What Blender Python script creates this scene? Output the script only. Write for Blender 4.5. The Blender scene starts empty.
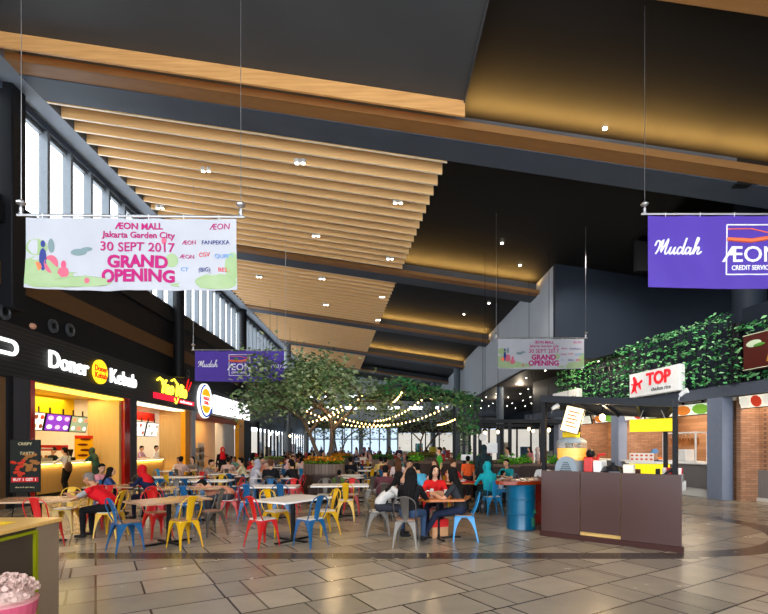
import bpy, math, random
import numpy as np
from mathutils import Vector, Matrix, Euler
random.seed(7)
R = math.radians
SC = bpy.context.scene
COL = SC.collection

# ------------------------------------------------------------------ camera
F = 480.0
cd = bpy.data.cameras.new('camera'); cam = bpy.data.objects.new('camera', cd); COL.objects.link(cam)
cam.location = (0, 0, 1.65); cam.rotation_euler = (R(90), 0, 0)
cd.sensor_width = 36; cd.lens = 36 * F / 768; cd.shift_y = 140 / 768; cd.clip_start = .05; cd.clip_end = 300
SC.camera = cam
# ------------------------------------------------------------------ sky
w = bpy.data.worlds.new('sky'); SC.world = w; w.use_nodes = True
wb = w.node_tree.nodes['Background']; wb.inputs[0].default_value = (.86, .93, 1, 1); wb.inputs[1].default_value = 3.4
SC.view_settings.view_transform = 'Standard'; SC.view_settings.look = 'None'
SC.view_settings.gamma = 1; SC.view_settings.use_curve_mapping = False
SC.view_settings.exposure = 0.62
SC.cycles.use_denoising = True
SC.cycles.max_bounces = 7; SC.cycles.diffuse_bounces = 4; SC.cycles.glossy_bounces = 3; SC.cycles.transparent_max_bounces = 12
SC.cycles.sample_clamp_indirect = 6

def lamp(name, kind, loc, energy, color=(1, 1, 1), size=.3, size_y=None, rot=(0, 0, 0), spot=None, blend=.6, target=None):
    d = bpy.data.lights.new(name, kind); d.energy = energy; d.color = color
    if kind == 'AREA':
        d.size = size
        if size_y: d.shape = 'RECTANGLE'; d.size_y = size_y
    elif kind == 'SPOT':
        d.spot_size = spot or R(90); d.spot_blend = blend; d.shadow_soft_size = size
    else: d.shadow_soft_size = size
    o = bpy.data.objects.new(name, d); COL.objects.link(o); o.location = loc; o.rotation_euler = rot
    if target is not None:
        o.rotation_euler = (Vector(target) - Vector(loc)).to_track_quat('-Z', 'Y').to_euler()
    return o
WARM = (1, .70, .36); SOFTW = (1, .84, .62); GOLD = (1, .56, .14)

# ------------------------------------------------------------------ materials
_M = {}
def mat(name, c, rough=.5, metal=0, c2=None, scale=6, stretch=(1, 1, 1), emit=0, ecol=None, bump=0, trans=0, alpha=1, coat=0):
    if name in _M: return _M[name]
    m = bpy.data.materials.new(name); m.use_nodes = True; nt = m.node_tree; b = nt.nodes['Principled BSDF']
    c2 = c2 or tuple(x * .82 for x in c)
    tc = nt.nodes.new('ShaderNodeTexCoord'); mp = nt.nodes.new('ShaderNodeMapping'); n = nt.nodes.new('ShaderNodeTexNoise'); r = nt.nodes.new('ShaderNodeMix')
    r.data_type = 'RGBA'
    mp.inputs['Scale'].default_value = stretch; n.inputs['Scale'].default_value = scale; n.inputs['Detail'].default_value = 4
    nt.links.new(tc.outputs['Object'], mp.inputs[0]); nt.links.new(mp.outputs[0], n.inputs['Vector'])
    nt.links.new(n.outputs['Fac'], r.inputs['Factor']); r.inputs[6].default_value = (*c, 1); r.inputs[7].default_value = (*c2, 1)
    nt.links.new(r.outputs[2], b.inputs['Base Color'])
    b.inputs['Roughness'].default_value = rough; b.inputs['Metallic'].default_value = metal
    if rough >= .4: b.inputs['Specular IOR Level'].default_value = .18
    if coat: b.inputs['Coat Weight'].default_value = coat
    if bump:
        bp = nt.nodes.new('ShaderNodeBump'); bp.inputs['Strength'].default_value = bump; bp.inputs['Distance'].default_value = .02
        nt.links.new(n.outputs['Fac'], bp.inputs['Height']); nt.links.new(bp.outputs[0], b.inputs['Normal'])
    if emit:
        b.inputs['Emission Color'].default_value = (*(ecol or c), 1); b.inputs['Emission Strength'].default_value = emit
    if trans: b.inputs['Transmission Weight'].default_value = trans
    if alpha < 1: b.inputs['Alpha'].default_value = alpha
    _M[name] = m; return m
def wood(name, c, c2, scale=3, stretch=(1, 12, 12), rough=.45, **k):
    return mat(name, c, rough, c2=c2, scale=scale, stretch=stretch, **k)
def glass(name, tint=(1, 1, 1), g=.12):
    if name in _M: return _M[name]
    m = bpy.data.materials.new(name); m.use_nodes = True; nt = m.node_tree
    nt.nodes.remove(nt.nodes['Principled BSDF']); out = nt.nodes['Material Output']
    t = nt.nodes.new('ShaderNodeBsdfTransparent'); t.inputs[0].default_value = (*tint, 1)
    gl = nt.nodes.new('ShaderNodeBsdfGlossy'); gl.inputs['Roughness'].default_value = .05
    fr = nt.nodes.new('ShaderNodeFresnel'); gm = nt.nodes.new('ShaderNodeNewGeometry'); mr = nt.nodes.new('ShaderNodeMapRange')
    mr.inputs['To Min'].default_value = 1.22; mr.inputs['To Max'].default_value = 1 / 1.22; nt.links.new(gm.outputs['Backfacing'], mr.inputs[0]); nt.links.new(mr.outputs[0], fr.inputs[0])
    mx = nt.nodes.new('ShaderNodeMixShader'); nt.links.new(fr.outputs[0], mx.inputs[0])
    nt.links.new(t.outputs[0], mx.inputs[1]); nt.links.new(gl.outputs[0], mx.inputs[2]); nt.links.new(mx.outputs[0], out.inputs[0])
    _M[name] = m; return m
def bricks(name, c, c2, mortar, bw, bh, ms=.01, rough=.7, rot=0, coord='Object', offset=.5, squash=1, sqf=2, plane='xy', bump=.3):
    if name in _M: return _M[name]
    m = bpy.data.materials.new(name); m.use_nodes = True; nt = m.node_tree; b = nt.nodes['Principled BSDF']
    tc = nt.nodes.new('ShaderNodeTexCoord'); mp = nt.nodes.new('ShaderNodeMapping'); br = nt.nodes.new('ShaderNodeTexBrick')
    src = tc.outputs[coord]
    if plane != 'xy':
        sp = nt.nodes.new('ShaderNodeSeparateXYZ'); cb = nt.nodes.new('ShaderNodeCombineXYZ')
        nt.links.new(src, sp.inputs[0]); nt.links.new(sp.outputs['X' if plane == 'xz' else 'Y'], cb.inputs[0]); nt.links.new(sp.outputs['Z'], cb.inputs[1]); src = cb.outputs[0]
    mp.inputs['Rotation'].default_value = (0, 0, rot)
    br.inputs['Color1'].default_value = (*c, 1); br.inputs['Color2'].default_value = (*c2, 1); br.inputs['Mortar'].default_value = (*mortar, 1)
    br.inputs['Scale'].default_value = 1; br.inputs['Brick Width'].default_value = bw; br.inputs['Row Height'].default_value = bh; br.inputs['Mortar Size'].default_value = ms
    br.offset = offset; br.squash = squash; br.squash_frequency = sqf
    nt.links.new(src, mp.inputs[0]); nt.links.new(mp.outputs[0], br.inputs['Vector']); nt.links.new(br.outputs[0], b.inputs['Base Color'])
    bp = nt.nodes.new('ShaderNodeBump'); bp.inputs['Strength'].default_value = bump; bp.inputs['Distance'].default_value = .01; bp.invert = True
    nt.links.new(br.outputs['Fac'], bp.inputs['Height']); nt.links.new(bp.outputs[0], b.inputs['Normal'])
    b.inputs['Roughness'].default_value = rough; _M[name] = m; return m
def hexc(r, g, b): return tuple(((x / 255) ** 2.2) for x in (r, g, b))

# ------------------------------------------------------------------ mesh collector
class MB:
    def __init__(s): s.v = []; s.f = []; s.m = []
    def add(s, vs, fs, mi=0):
        b = len(s.v); s.v += [tuple(p) for p in vs]; s.f += [tuple(i + b for i in f) for f in fs]; s.m += [mi] * len(fs); return s
    def box(s, x0, x1, y0, y1, z0, z1, mi=0, M=None, bev=0):
        if bev:
            e = bev; pts = []
            X = (x0, x1); Y = (y0, y1); Z = (z0, z1)
            vs = []; idx = {}
            for i in (0, 1):
                for j in (0, 1):
                    for k in (0, 1):
                        sx, sy, sz = (1 - 2 * i), (1 - 2 * j), (1 - 2 * k)
                        for a in range(3):
                            p = [X[i] + sx * e, Y[j] + sy * e, Z[k] + sz * e]; p[a] = (X, Y, Z)[a][(i, j, k)[a]]
                            idx[(i, j, k, a)] = len(vs); vs.append(tuple(p))
            fs = []
            for a in range(3):
                b_, c_ = (a + 1) % 3, (a + 2) % 3
                for t in (0, 1):
                    q = []
                    for (u, v) in ((0, 0), (1, 0), (1, 1), (0, 1)):
                        key = [0, 0, 0]; key[a] = t; key[b_] = u; key[c_] = v; q.append(idx[(*key, a)])
                    fs.append(q if t else q[::-1])
                for u in (0, 1):
                    for v in (0, 1):
                        k0 = [0, 0, 0]; k1 = [0, 0, 0]; k0[a] = 0; k1[a] = 1; k0[b_] = k1[b_] = u; k0[c_] = k1[c_] = v
                        q = [idx[(*k0, b_)], idx[(*k1, b_)], idx[(*k1, c_)], idx[(*k0, c_)]]
                        fs.append(q if (u + v) % 2 else q[::-1])
            for i in (0, 1):
                for j in (0, 1):
                    for k in (0, 1):
                        q = [idx[(i, j, k, a)] for a in range(3)]; fs.append(q if (i + j + k) % 2 else q[::-1])
        else:
            vs = [(x0, y0, z0), (x1, y0, z0), (x1, y1, z0), (x0, y1, z0), (x0, y0, z1), (x1, y0, z1), (x1, y1, z1), (x0, y1, z1)]
            fs = [(0, 3, 2, 1), (4, 5, 6, 7), (0, 1, 5, 4), (1, 2, 6, 5), (2, 3, 7, 6), (3, 0, 4, 7)]
        if M: vs = [tuple(M @ Vector(p)) for p in vs]
        return s.add(vs, fs, mi)
    def tube(s, path, r, n=8, mi=0, cap=True):
        path = [Vector(p) for p in path]; k = len(path)
        if not hasattr(r, '__len__'): r = [r] * k
        vs = []; fs = []; u = None
        for i, p in enumerate(path):
            t = (path[min(i + 1, k - 1)] - path[max(i - 1, 0)]).normalized()
            if u is None: u = t.orthogonal().normalized()
            u = (u - t * u.dot(t))
            u = u.normalized() if u.length > 1e-6 else t.orthogonal().normalized()
            v = t.cross(u)
            for j in range(n):
                a = 2 * math.pi * j / n; vs.append(p + (u * math.cos(a) + v * math.sin(a)) * r[i])
        for i in range(k - 1):
            for j in range(n):
                fs.append((i * n + j, i * n + (j + 1) % n, (i + 1) * n + (j + 1) % n, (i + 1) * n + j))
        if cap: fs += [tuple(range(n))[::-1], tuple(range((k - 1) * n, k * n))]
        return s.add(vs, fs, mi)
    def lathe(s, prof, n=24, c=(0, 0, 0), mi=0, sx=1, sy=1):
        vs = []; fs = []
        for (r, z) in prof:
            for j in range(n):
                a = 2 * math.pi * j / n; vs.append((c[0] + r * sx * math.cos(a), c[1] + r * sy * math.sin(a), c[2] + z))
        for i in range(len(prof) - 1):
            for j in range(n): fs.append((i * n + j, i * n + (j + 1) % n, (i + 1) * n + (j + 1) % n, (i + 1) * n + j))
        fs += [tuple(range(n))[::-1], tuple(range((len(prof) - 1) * n, len(prof) * n))]
        return s.add(vs, fs, mi)
    def ell(s, c, r, M=None, n=10, mi=0):
        vs = []; fs = []; c = Vector(c)
        if not hasattr(r, '__len__'): r = (r, r, r)
        m = n // 2 + 1
        for i in range(1, m):
            t = math.pi * i / m
            for j in range(n):
                a = 2 * math.pi * j / n
                p = Vector((r[0] * math.sin(t) * math.cos(a), r[1] * math.sin(t) * math.sin(a), r[2] * math.cos(t)))
                if M: p = M @ p
                vs.append(c + p)
        top = Vector((0, 0, r[2])); bot = -top
        if M: top = M @ top; bot = M @ bot
        vs += [c + top, c + bot]; T = len(vs) - 2
        for i in range(m - 2):
            for j in range(n): fs.append((i * n + j, (i + 1) * n + j, (i + 1) * n + (j + 1) % n, i * n + (j + 1) % n))
        for j in range(n):
            fs.append((T, j, (j + 1) % n)); fs.append((T + 1, (m - 2) * n + (j + 1) % n, (m - 2) * n + j))
        return s.add(vs, fs, mi)
    def prism(s, poly, z0, z1, mi=0, M=None):
        n = len(poly); vs = [(x, y, z0) for x, y in poly] + [(x, y, z1) for x, y in poly]
        fs = [tuple(range(n))[::-1], tuple(range(n, 2 * n))] + [(i, (i + 1) % n, n + (i + 1) % n, n + i) for i in range(n)]
        if M: vs = [tuple(M @ Vector(p)) for p in vs]
        return s.add(vs, fs, mi)
    def mesh(s, name, mats, smooth=False):
        me = bpy.data.meshes.new(name); me.from_pydata(s.v, [], s.f); me.validate()
        for m in (mats if isinstance(mats, (list, tuple)) else [mats]): me.materials.append(m)
        if len(me.polygons) == len(s.m): me.polygons.foreach_set('material_index', s.m)
        if smooth: me.polygons.foreach_set('use_smooth', [True] * len(me.polygons))
        me.update(); return me
    def obj(s, name, mats, parent=None, loc=(0, 0, 0), rz=0, smooth=False):
        return mobj(name, s.mesh(name, mats, smooth), parent, loc, rz)
def mobj(name, me, parent=None, loc=(0, 0, 0), rz=0):
    o = bpy.data.objects.new(name, me); COL.objects.link(o); o.parent = parent; o.location = loc; o.rotation_euler = (0, 0, rz); return o
def autosm(o, ang=40):
    me = o.data
    me.polygons.foreach_set('use_smooth', [True] * len(me.polygons)); me.set_sharp_from_angle(angle=R(ang)); return o
def tag(o, label=None, cat=None, group=None, kind=None):
    if label: o['label'] = label
    if cat: o['category'] = cat
    if group: o['group'] = group
    if kind: o['kind'] = kind
    return o
def thing(name, loc, rz=0, label=None, cat=None, group=None):
    o = bpy.data.objects.new(name, None); COL.objects.link(o); o.location = loc; o.rotation_euler = (0, 0, rz); o.empty_display_size = .1
    return tag(o, label, cat, group)
def struct(mb, name, mats, **k): return tag(mb.obj(name, mats, **k), kind='structure')
KIDS = {}
def copy_tree(o, parent=None):
    c = o.copy(); COL.objects.link(c); c.parent = parent
    for ch in KIDS.get(o.name) or o.children: copy_tree(ch, c)
    return c
def setmat(o, i, m):
    o.material_slots[i].link = 'OBJECT'; o.material_slots[i].material = m
_T = {}
def textmesh(s, size=1, ext=.01, align='CENTER', shear=0, bold=0, sx=1):
    k = (s, size, ext, align, shear, bold, sx)
    if k not in _T:
        c = bpy.data.curves.new('t', 'FONT'); c.body = s; c.size = size; c.extrude = ext; c.align_x = align; c.align_y = 'CENTER'; c.shear = shear; c.offset = bold; c.resolution_u = 3
        o = bpy.data.objects.new('t', c); COL.objects.link(o); dg = bpy.context.evaluated_depsgraph_get()
        me = bpy.data.meshes.new_from_object(o.evaluated_get(dg)); bpy.data.objects.remove(o); bpy.data.curves.remove(c)
        if sx != 1:
            for v in me.vertices: v.co.x *= sx
        _T[k] = me
    return _T[k].copy()
def text(name, s, size, m, parent, x, z, y=0, fn=None, **k):
    """lettering standing in the parent's local XZ plane, read from -Y"""
    me = textmesh(s, size, **k); me.materials.clear(); me.materials.append(m)
    for v in me.vertices:
        a, b, c = v.co; X, Z, Y = a + x, b + z, y - c
        if fn: Y += fn(X, Z)
        v.co = (X, Y, Z)
    me.update()
    return mobj(name, me, parent)

def Hb(x): return 9.70 - .15 * x          # underside plane of the sloping roof
# ================================================================== STRUCTURE
darkpaint = mat('dark_grey_plaster', hexc(76, 83, 94), .55, c2=hexc(64, 70, 80), scale=1.2, bump=.05)
blackpaint = mat('black_ceiling_paint', hexc(34, 33, 33), .6, c2=hexc(27, 26, 26), scale=.8)
navy = mat('navy_wall_paint', hexc(38, 44, 54), .6, c2=hexc(33, 39, 48), scale=1)
paleblue = mat('pale_blue_grey_wall', hexc(176, 184, 194), .6, c2=hexc(166, 174, 184), scale=1)
tanpaint = wood('tan_wood_panel', hexc(150, 108, 66), hexc(128, 88, 52), 1.5, (1, 6, 6), .5)
slatw = wood('light_oak_slat', hexc(250, 204, 144), hexc(226, 174, 112), 2.2, (.6, 9, 9), .5)
fasciaw = wood('cherry_wood_fascia', hexc(236, 180, 116), hexc(176, 118, 66), 2, (.5, 8, 8), .4)
steel = mat('brushed_steel', (.55, .55, .56), .3, .9)
frame_grey = mat('grey_aluminium_frame', hexc(120, 126, 132), .4, .3)
blackm = mat('black_metal', hexc(26, 26, 28), .4, .2)
white = mat('white_paint', hexc(232, 230, 226), .5)
pane = glass('window_glass')

# ---- floor
def floor_material():
    m = bpy.data.materials.new('stone_floor_tiles'); m.use_nodes = True; nt = m.node_tree; N = nt.nodes; L = nt.links; b = N['Principled BSDF']
    tc = N.new('ShaderNodeTexCoord'); mp = N.new('ShaderNodeMapping'); mp.inputs['Rotation'].default_value = (0, 0, R(-31))
    L.new(tc.outputs['Object'], mp.inputs[0])
    br = N.new('ShaderNodeTexBrick'); br.offset = .37; br.squash = .62; br.squash_frequency = 2
    for k, v in (('Scale', 1), ('Brick Width', 1.22), ('Row Height', .6), ('Mortar Size', .012), ('Bias', -.1), ('Mortar Smooth', .1)): br.inputs[k].default_value = v
    br.inputs['Color1'].default_value = (*hexc(160, 147, 129), 1); br.inputs['Color2'].default_value = (*hexc(124, 114, 101), 1); br.inputs['Mortar'].default_value = (*hexc(44, 38, 32), 1)
    L.new(mp.outputs[0], br.inputs['Vector'])
    # cut some long tiles again with a second joint pattern
    br2 = N.new('ShaderNodeTexBrick'); br2.offset = .2; br2.squash = 1
    for k, v in (('Scale', 1), ('Brick Width', 1.9), ('Row Height', 1.2), ('Mortar Size', .012), ('Mortar Smooth', .1)): br2.inputs[k].default_value = v
    br2.inputs['Color1'].default_value = (1, 1, 1, 1); br2.inputs['Color2'].default_value = (.86, .86, .86, 1); br2.inputs['Mortar'].default_value = (.3, .3, .3, 1)
    L.new(mp.outputs[0], br2.inputs['Vector'])
    n1 = N.new('ShaderNodeTexNoise'); n1.inputs['Scale'].default_value = 2.2; n1.inputs['Detail'].default_value = 7; n1.inputs['Roughness'].default_value = .65
    L.new(tc.outputs['Object'], n1.inputs['Vector'])
    rp = N.new('ShaderNodeValToRGB'); rp.color_ramp.elements[0].position = .3; rp.color_ramp.elements[0].color = (.86, .86, .86, 1); rp.color_ramp.elements[1].position = .7; rp.color_ramp.elements[1].color = (1.05, 1.04, 1.02, 1)
    L.new(n1.outputs['Fac'], rp.inputs[0])
    def mul(a, c):
        x = N.new('ShaderNodeMix'); x.data_type = 'RGBA'; x.blend_type = 'MULTIPLY'; x.inputs['Factor'].default_value = 1; L.new(a, x.inputs[6]); L.new(c, x.inputs[7]); return x.outputs[2]
    col = mul(mul(br.outputs[0], br2.outputs[0]), rp.outputs[0])
    # dark inlay: straight band across the hall that turns into a ring around the kiosk
    sp = N.new('ShaderNodeSeparateXYZ'); L.new(tc.outputs['Object'], sp.inputs[0])
    def mt(op, a, c=None, d=None):
        x = N.new('ShaderNodeMath'); x.operation = op
        for i, q in enumerate((a, c, d)):
            if q is None: continue
            if isinstance(q, (int, float)): x.inputs[i].default_value = q
            else: L.new(q, x.inputs[i])
        return x.outputs[0]
    X, Y = sp.outputs['X'], sp.outputs['Y']
    band = mt('MULTIPLY', mt('COMPARE', Y, 7.28, .2), mt('LESS_THAN', X, 4.7))
    rr = mt('SQRT', mt('ADD', mt('POWER', mt('SUBTRACT', X, 4.7), 2), mt('POWER', mt('SUBTRACT', Y, 10.5), 2)))
    ring = mt('MULTIPLY', mt('COMPARE', rr, 3.1, .2), mt('GREATER_THAN', X, 4.7))
    inl = mt('MAXIMUM', band, ring)
    mx = N.new('ShaderNodeMix'); mx.data_type = 'RGBA'; L.new(inl, mx.inputs['Factor']); L.new(col, mx.inputs[6])
    dk = mul(rp.outputs[0], rp.outputs[0]); dd = N.new('ShaderNodeMix'); dd.data_type = 'RGBA'; dd.blend_type = 'MULTIPLY'; dd.inputs['Factor'].default_value = 1
    L.new(dk, dd.inputs[6]); dd.inputs[7].default_value = (*hexc(66, 58, 52), 1); L.new(dd.outputs[2], mx.inputs[7])
    L.new(mx.outputs[2], b.inputs['Base Color'])
    rg = N.new('ShaderNodeMapRange'); rg.inputs['To Min'].default_value = .22; rg.inputs['To Max'].default_value = .3; L.new(n1.outputs['Fac'], rg.inputs[0]); L.new(rg.outputs[0], b.inputs['Roughness'])
    bp = N.new('ShaderNodeBump'); bp.inputs['Strength'].default_value = .25; bp.inputs['Distance'].default_value = .01
    hh = mt('SUBTRACT', mt('MULTIPLY', n1.outputs['Fac'], .04), br.outputs['Fac']); L.new(hh, bp.inputs['Height']); L.new(bp.outputs[0], b.inputs['Normal'])
    return m
struct(MB().box(-16, 17, -2.5, 64, -.12, 0), 'floor', floor_material())

# ---- roof: dark plaster ceiling above, beams, coves, slat fields
def slab(mb, x0, x1, y0, y1, a, b, mi=0):
    """block between Hb+a and Hb+b, following the roof slope"""
    v = []
    for z in (a, b):
        for (x, y) in ((x0, y0), (x1, y0), (x1, y1), (x0, y1)): v.append((x, y, Hb(x) + z))
    return mb.add(v, [(0, 3, 2, 1), (4, 5, 6, 7), (0, 1, 5, 4), (1, 2, 6, 5), (2, 3, 7, 6), (3, 0, 4, 7)], mi)
C = MB(); CT = .62
slab(C, -10.3, 8.95, -2.5, 63, CT, CT + .2)
slab(C, 8.95, 15, -2.5, 12.35, CT, CT + .2); slab(C, 8.95, 15, 17, 63, CT, CT + .2)
struct(C, 'ceiling', blackpaint)
# raised pocket that the round column runs up into
C = MB(); C.box(8.95, 13.2, 12.35, 17, 10, 10.15); C.box(8.75, 8.95, 12.35, 17, Hb(8.95) + CT, 10.15); C.box(13.2, 13.4, 12.35, 17, 8.2, 10.15)
C.box(8.95, 13.2, 12.15, 12.35, 8.3, 10.15); C.box(8.95, 13.2, 17, 17.2, 7.9, 10.15)
struct(C, 'ceiling_recess', blackpaint)
S = MB(); slab(S, -10.2, -9.25, 8.5, 63, .02, CT); struct(S, 'ceiling_edge_left', mat('window_lit_edge_plaster', hexc(124, 132, 144), .55))  # edge plaster lightened to paint in daylight from the windows
P0 = 12.17
beams = [P0 + 10.2 * k for k in range(5)]
def xr_of(y): return 1.73 - (y - 13.1) * .111     # slanting right end of the slat fields
for k, y in enumerate(beams):
    B = MB(); slab(B, -9.25, 14.9, y, y + .9, 0, CT); struct(B, 'ceiling_beam', darkpaint)
    S = MB(); sx0 = -9.25 if k == 0 else xr_of(y) - .2
    xe = 14.9 if k < 1 else 7.1
    if k == 0:
        slab(S, -9.25, 14.9, 11.72, y, .02, .1); slab(S, -9.25, 14.9, 11.70, 11.74, .02, .2)
    else:
        slab(S, -9.25, xe, y - .45, y, .02, .08); slab(S, -9.25, xe, y - .48, y - .44, .02, .17)
    struct(S, 'ceiling_cove_shelf', tanpaint)
    # LED line inside the cove, washing the ceiling
    xa, xb = (1.9, 14.5) if k == 0 else (xr_of(y), 6.9)
    if k < 4:
        E = MB(); slab(E, xa, xb, y - .16, y - .12, .12, .15)
        if k == 0: slab(E, -9.1, 1.9, y - .3, y - .26, .12, .15)
        struct(E, 'ceiling_cove_light', mat('cove_led', (1, .6, .2), emit=6, ecol=(1, .55, .15)))
        for (a, b_) in ([(xa, xb), (-9.1, 1.8)] if k == 0 else [(xa, xb)]):
            n = 2 if b_ - a > 7 else 1
            for i in range(n):
                u = a + (b_ - a) * (i + .5) / n; W_ = (b_ - a) / n
                pw = (16 if k == 0 and a > 0 else 13) * W_
                if k == 0 and a < 0: pw *= .5
                l = lamp('cove_lamp', 'AREA', (u, y - .2, Hb(u) + .2), pw, GOLD, size=W_, size_y=.12)
                xax = Vector((1, 0, -.15)).normalized(); d = Vector((.0, -.5, 1)); l.data.spread = R(120); d = (d - xax * d.dot(xax)).normalized(); zax = -d; yax = zax.cross(xax).normalized(); xax = yax.cross(zax)
                l.rotation_euler = Matrix((xax, yax, zax)).transposed().to_euler()
# wooden fascia board closing the near slat bay, with its recess
B = MB(); slab(B, -9.25, 1.9, 11.26, 11.32, .0, .36); slab(B, -9.25, 1.9, 11.32, 11.7, .3, .36); struct(B, 'ceiling_fascia_board', fasciaw)
B = MB(); slab(B, -9.25, 1.9, 4.2, 11.25, .36, .44); slab(B, 1.87, 1.9, 4.2, 11.7, .3, CT); struct(B, 'ceiling_panel_left', mat('smooth_dark_ceiling_panel', hexc(78, 80, 83), .5, c2=hexc(62, 63, 65), scale=.5))
B = MB(); slab(B, 4.3, 15, 5.2, 7.92, .0, .3); struct(B, 'ceiling_panel_right', tanpaint)

slatlit_ = mat('painted_lit_slat_underside', hexc(255, 240, 214), .5)  # slat undersides painted paler, as if lit from the floor
for k in range(4):
    y0 = P0 + .93 + 10.2 * k; t = None
    x0 = -9.22
    t = thing('slatted_ceiling_panel', (0, y0, Hb(0)), 0, ['oak slat ceiling field nearest the camera, above the left banner', 'second oak slat ceiling field, behind the dark beam', 'third oak slat ceiling field, above the tree', 'farthest oak slat ceiling field, mostly hidden by the tree'][k], 'ceiling slats', 'oak slat ceiling fields')
    t['kind'] = 'structure'
    n = 15
    for i in range(n):
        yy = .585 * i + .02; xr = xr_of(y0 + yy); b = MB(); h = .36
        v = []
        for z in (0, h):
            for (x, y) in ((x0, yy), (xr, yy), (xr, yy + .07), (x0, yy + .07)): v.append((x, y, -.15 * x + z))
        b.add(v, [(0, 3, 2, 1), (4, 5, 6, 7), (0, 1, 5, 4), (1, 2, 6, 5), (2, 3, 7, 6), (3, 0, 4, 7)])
        b.m[0] = 1; b.obj('slat', [slatw, slatlit_], t)
    bk = MB(); v = []
    for z in (.5, .54):
        for (x, y) in ((x0, 0), (xr_of(y0), 0), (xr_of(y0 + 8.3), 8.3), (x0, 8.3)): v.append((x, y, -.15 * x + z))
    bk.add(v, [(0, 3, 2, 1), (4, 5, 6, 7), (0, 1, 5, 4), (1, 2, 6, 5), (2, 3, 7, 6), (3, 0, 4, 7)]); bk.obj('backing_board', blackpaint, t)
bulbm = mat('lamp_glow_white', (1, .95, .85), emit=14, ecol=(1, .93, .8))
# twin downlights tucked between the slats:  (px, py) in the photograph -> place on the roof plane
def roofpt(px, py, dz=0):
    y = (8.05 + dz) * F / ((447 - py) + .15 * (px - 384)); x = (px - 384) * y / F; return x, y
k = 0
for (px, py) in ((206, 171), (300, 163), (398, 203), (316, 236), (390, 259), (322, 279), (382, 297), (259, 277), (326, 305), (378, 320), (160, 208)):
    x, y = roofpt(px, py)
    t = thing('ceiling_downlight', (x, y, Hb(x)), 0, f'twin spot lamp between the oak slats, number by place: {["above the left banner","at the top middle of the near field","near the right edge of the near field","low in the middle of the near field","at the lower right corner of the near field","in the middle of the second field","at the right edge of the second field","at the left of the second field","low in the second field","at the lower right of the second field","at the left edge behind the banner"][k]}'.replace(', number by place:', ''), 'downlight', 'lamps between the slats')
    k += 1
    b = MB()
    for s in (-.09, .09): b.lathe([(.075, .1), (.075, -.01), (.06, -.015), (.055, .03)], 12, (s, 0, 0))
    b.box(-.17, .17, -.02, .02, .02, .12); b.obj('housing', white, t)
    b = MB()
    for s in (-.09, .09): b.lathe([(.05, .02), (.05, -.02), (.02, -.03)], 12, (s, 0, 0))
    b.obj('bulb', bulbm, t)
# pin spots in the black ceiling
for (px, py) in ((502, 243), (464, 314), (489, 303), (309, 104), (605, 128), (425, 330), (520, 265)):
    y = (8.05 + CT) * F / ((447 - py) + .15 * (px - 384)); x = (px - 384) * y / F
    o = MB().lathe([(.05, .03), (.05, -.02), (.035, -.03)], 10).obj('ceiling_downlight', bulbm, None, (x, y, Hb(x) + CT - .01)); tag(o, 'small round pin light in the black sloping ceiling', 'downlight', 'pin lights in the black ceiling')

# ---- left wall: shopfront band, cladding, clerestory
XL = -10.0
shopfront = bricks('black_ribbed_fascia', hexc(30, 30, 31), hexc(26, 26, 27), hexc(58, 58, 60), 30, .12, .008, .5, plane='yz', bump=.5)
blackwall = mat('black_wall', hexc(30, 31, 34), .55, c2=hexc(24, 25, 28), scale=1)
B = MB(); B.box(-10.25, XL, 8, 36, 3.54, 4.97); struct(B, 'wall_left_sign_band', shopfront)
B = MB(); B.box(-10.4, -10.06, -2.5, 63, 4.97, 5.9); struct(B, 'wall_left_upper', blackwall)
B = MB(); B.box(-10.3, -10.02, -2.5, 63, 5.9, 6.5); struct(B, 'trim_1', wood('brown_wood_strip', hexc(104, 74, 46), hexc(84, 58, 36), 2, (8, 1, 8), .5))
B = MB(); B.box(-10.4, -10.06, -2.5, 63, 6.5, 7.5); B.box(-10.4, -9.9, -2.5, 63, 7.5, 8.0); B.box(-10.4, -10.0, -2.5, 63, 8.0, 8.26); B.box(-10.4, -10.0, -2.5, 12.3, 8.2, 11.9); struct(B, 'wall_left_ledge', blackwall)
B = MB(); B.box(-10.3, -9.98, 12.3, 63, 11.04, 11.9); struct(B, 'wall_left_head', darkpaint)
nz = []
yy = 13.26; k = 0; wn = 0
cols = [12.8, 22.9, 33.3, 43.6, 53.9]
while yy < 62:
    wn += 1
    o = struct(MB().box(-10.22, -10.2, yy, yy + 1.0, 8.3, 11.04), f'window_{wn}', pane)
    fr = MB(); fr.box(-10.26, -9.99, yy - .07, yy + .05, 8.2, 11.04); fr.box(-10.26, -10.12, yy + .05, yy + 1, 8.26, 8.36); fr.box(-10.26, -10.12, yy + .05, yy + 1, 10.94, 11.04)
    fr.obj('window_frame', frame_grey, o)
    yy += 1.06
for i, y in enumerate(cols):
    x = -9.93 if i < 3 else -8.9
    B = MB()
    if i == 0: B.box(-10.1, -9.72, y - .25, y + .25, 5.3, 11.5, bev=.03)
    else: B.lathe([(.25, 4.97), (.25, Hb(x) + .6)] if i < 3 else [(.3, 0), (.3, Hb(x) + .6)], 24, (x + .15, y, 0))
    autosm(struct(B, 'column', blackwall if i < 3 else frame_grey))
# far left wall beyond the shop fronts + grey bands
B = MB(); B.box(-10.4, -10.0, 36, 63, 3.2, 4.97); struct(B, 'wall_left_far', mat('grey_cladding', hexc(112, 118, 124), .5))
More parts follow.
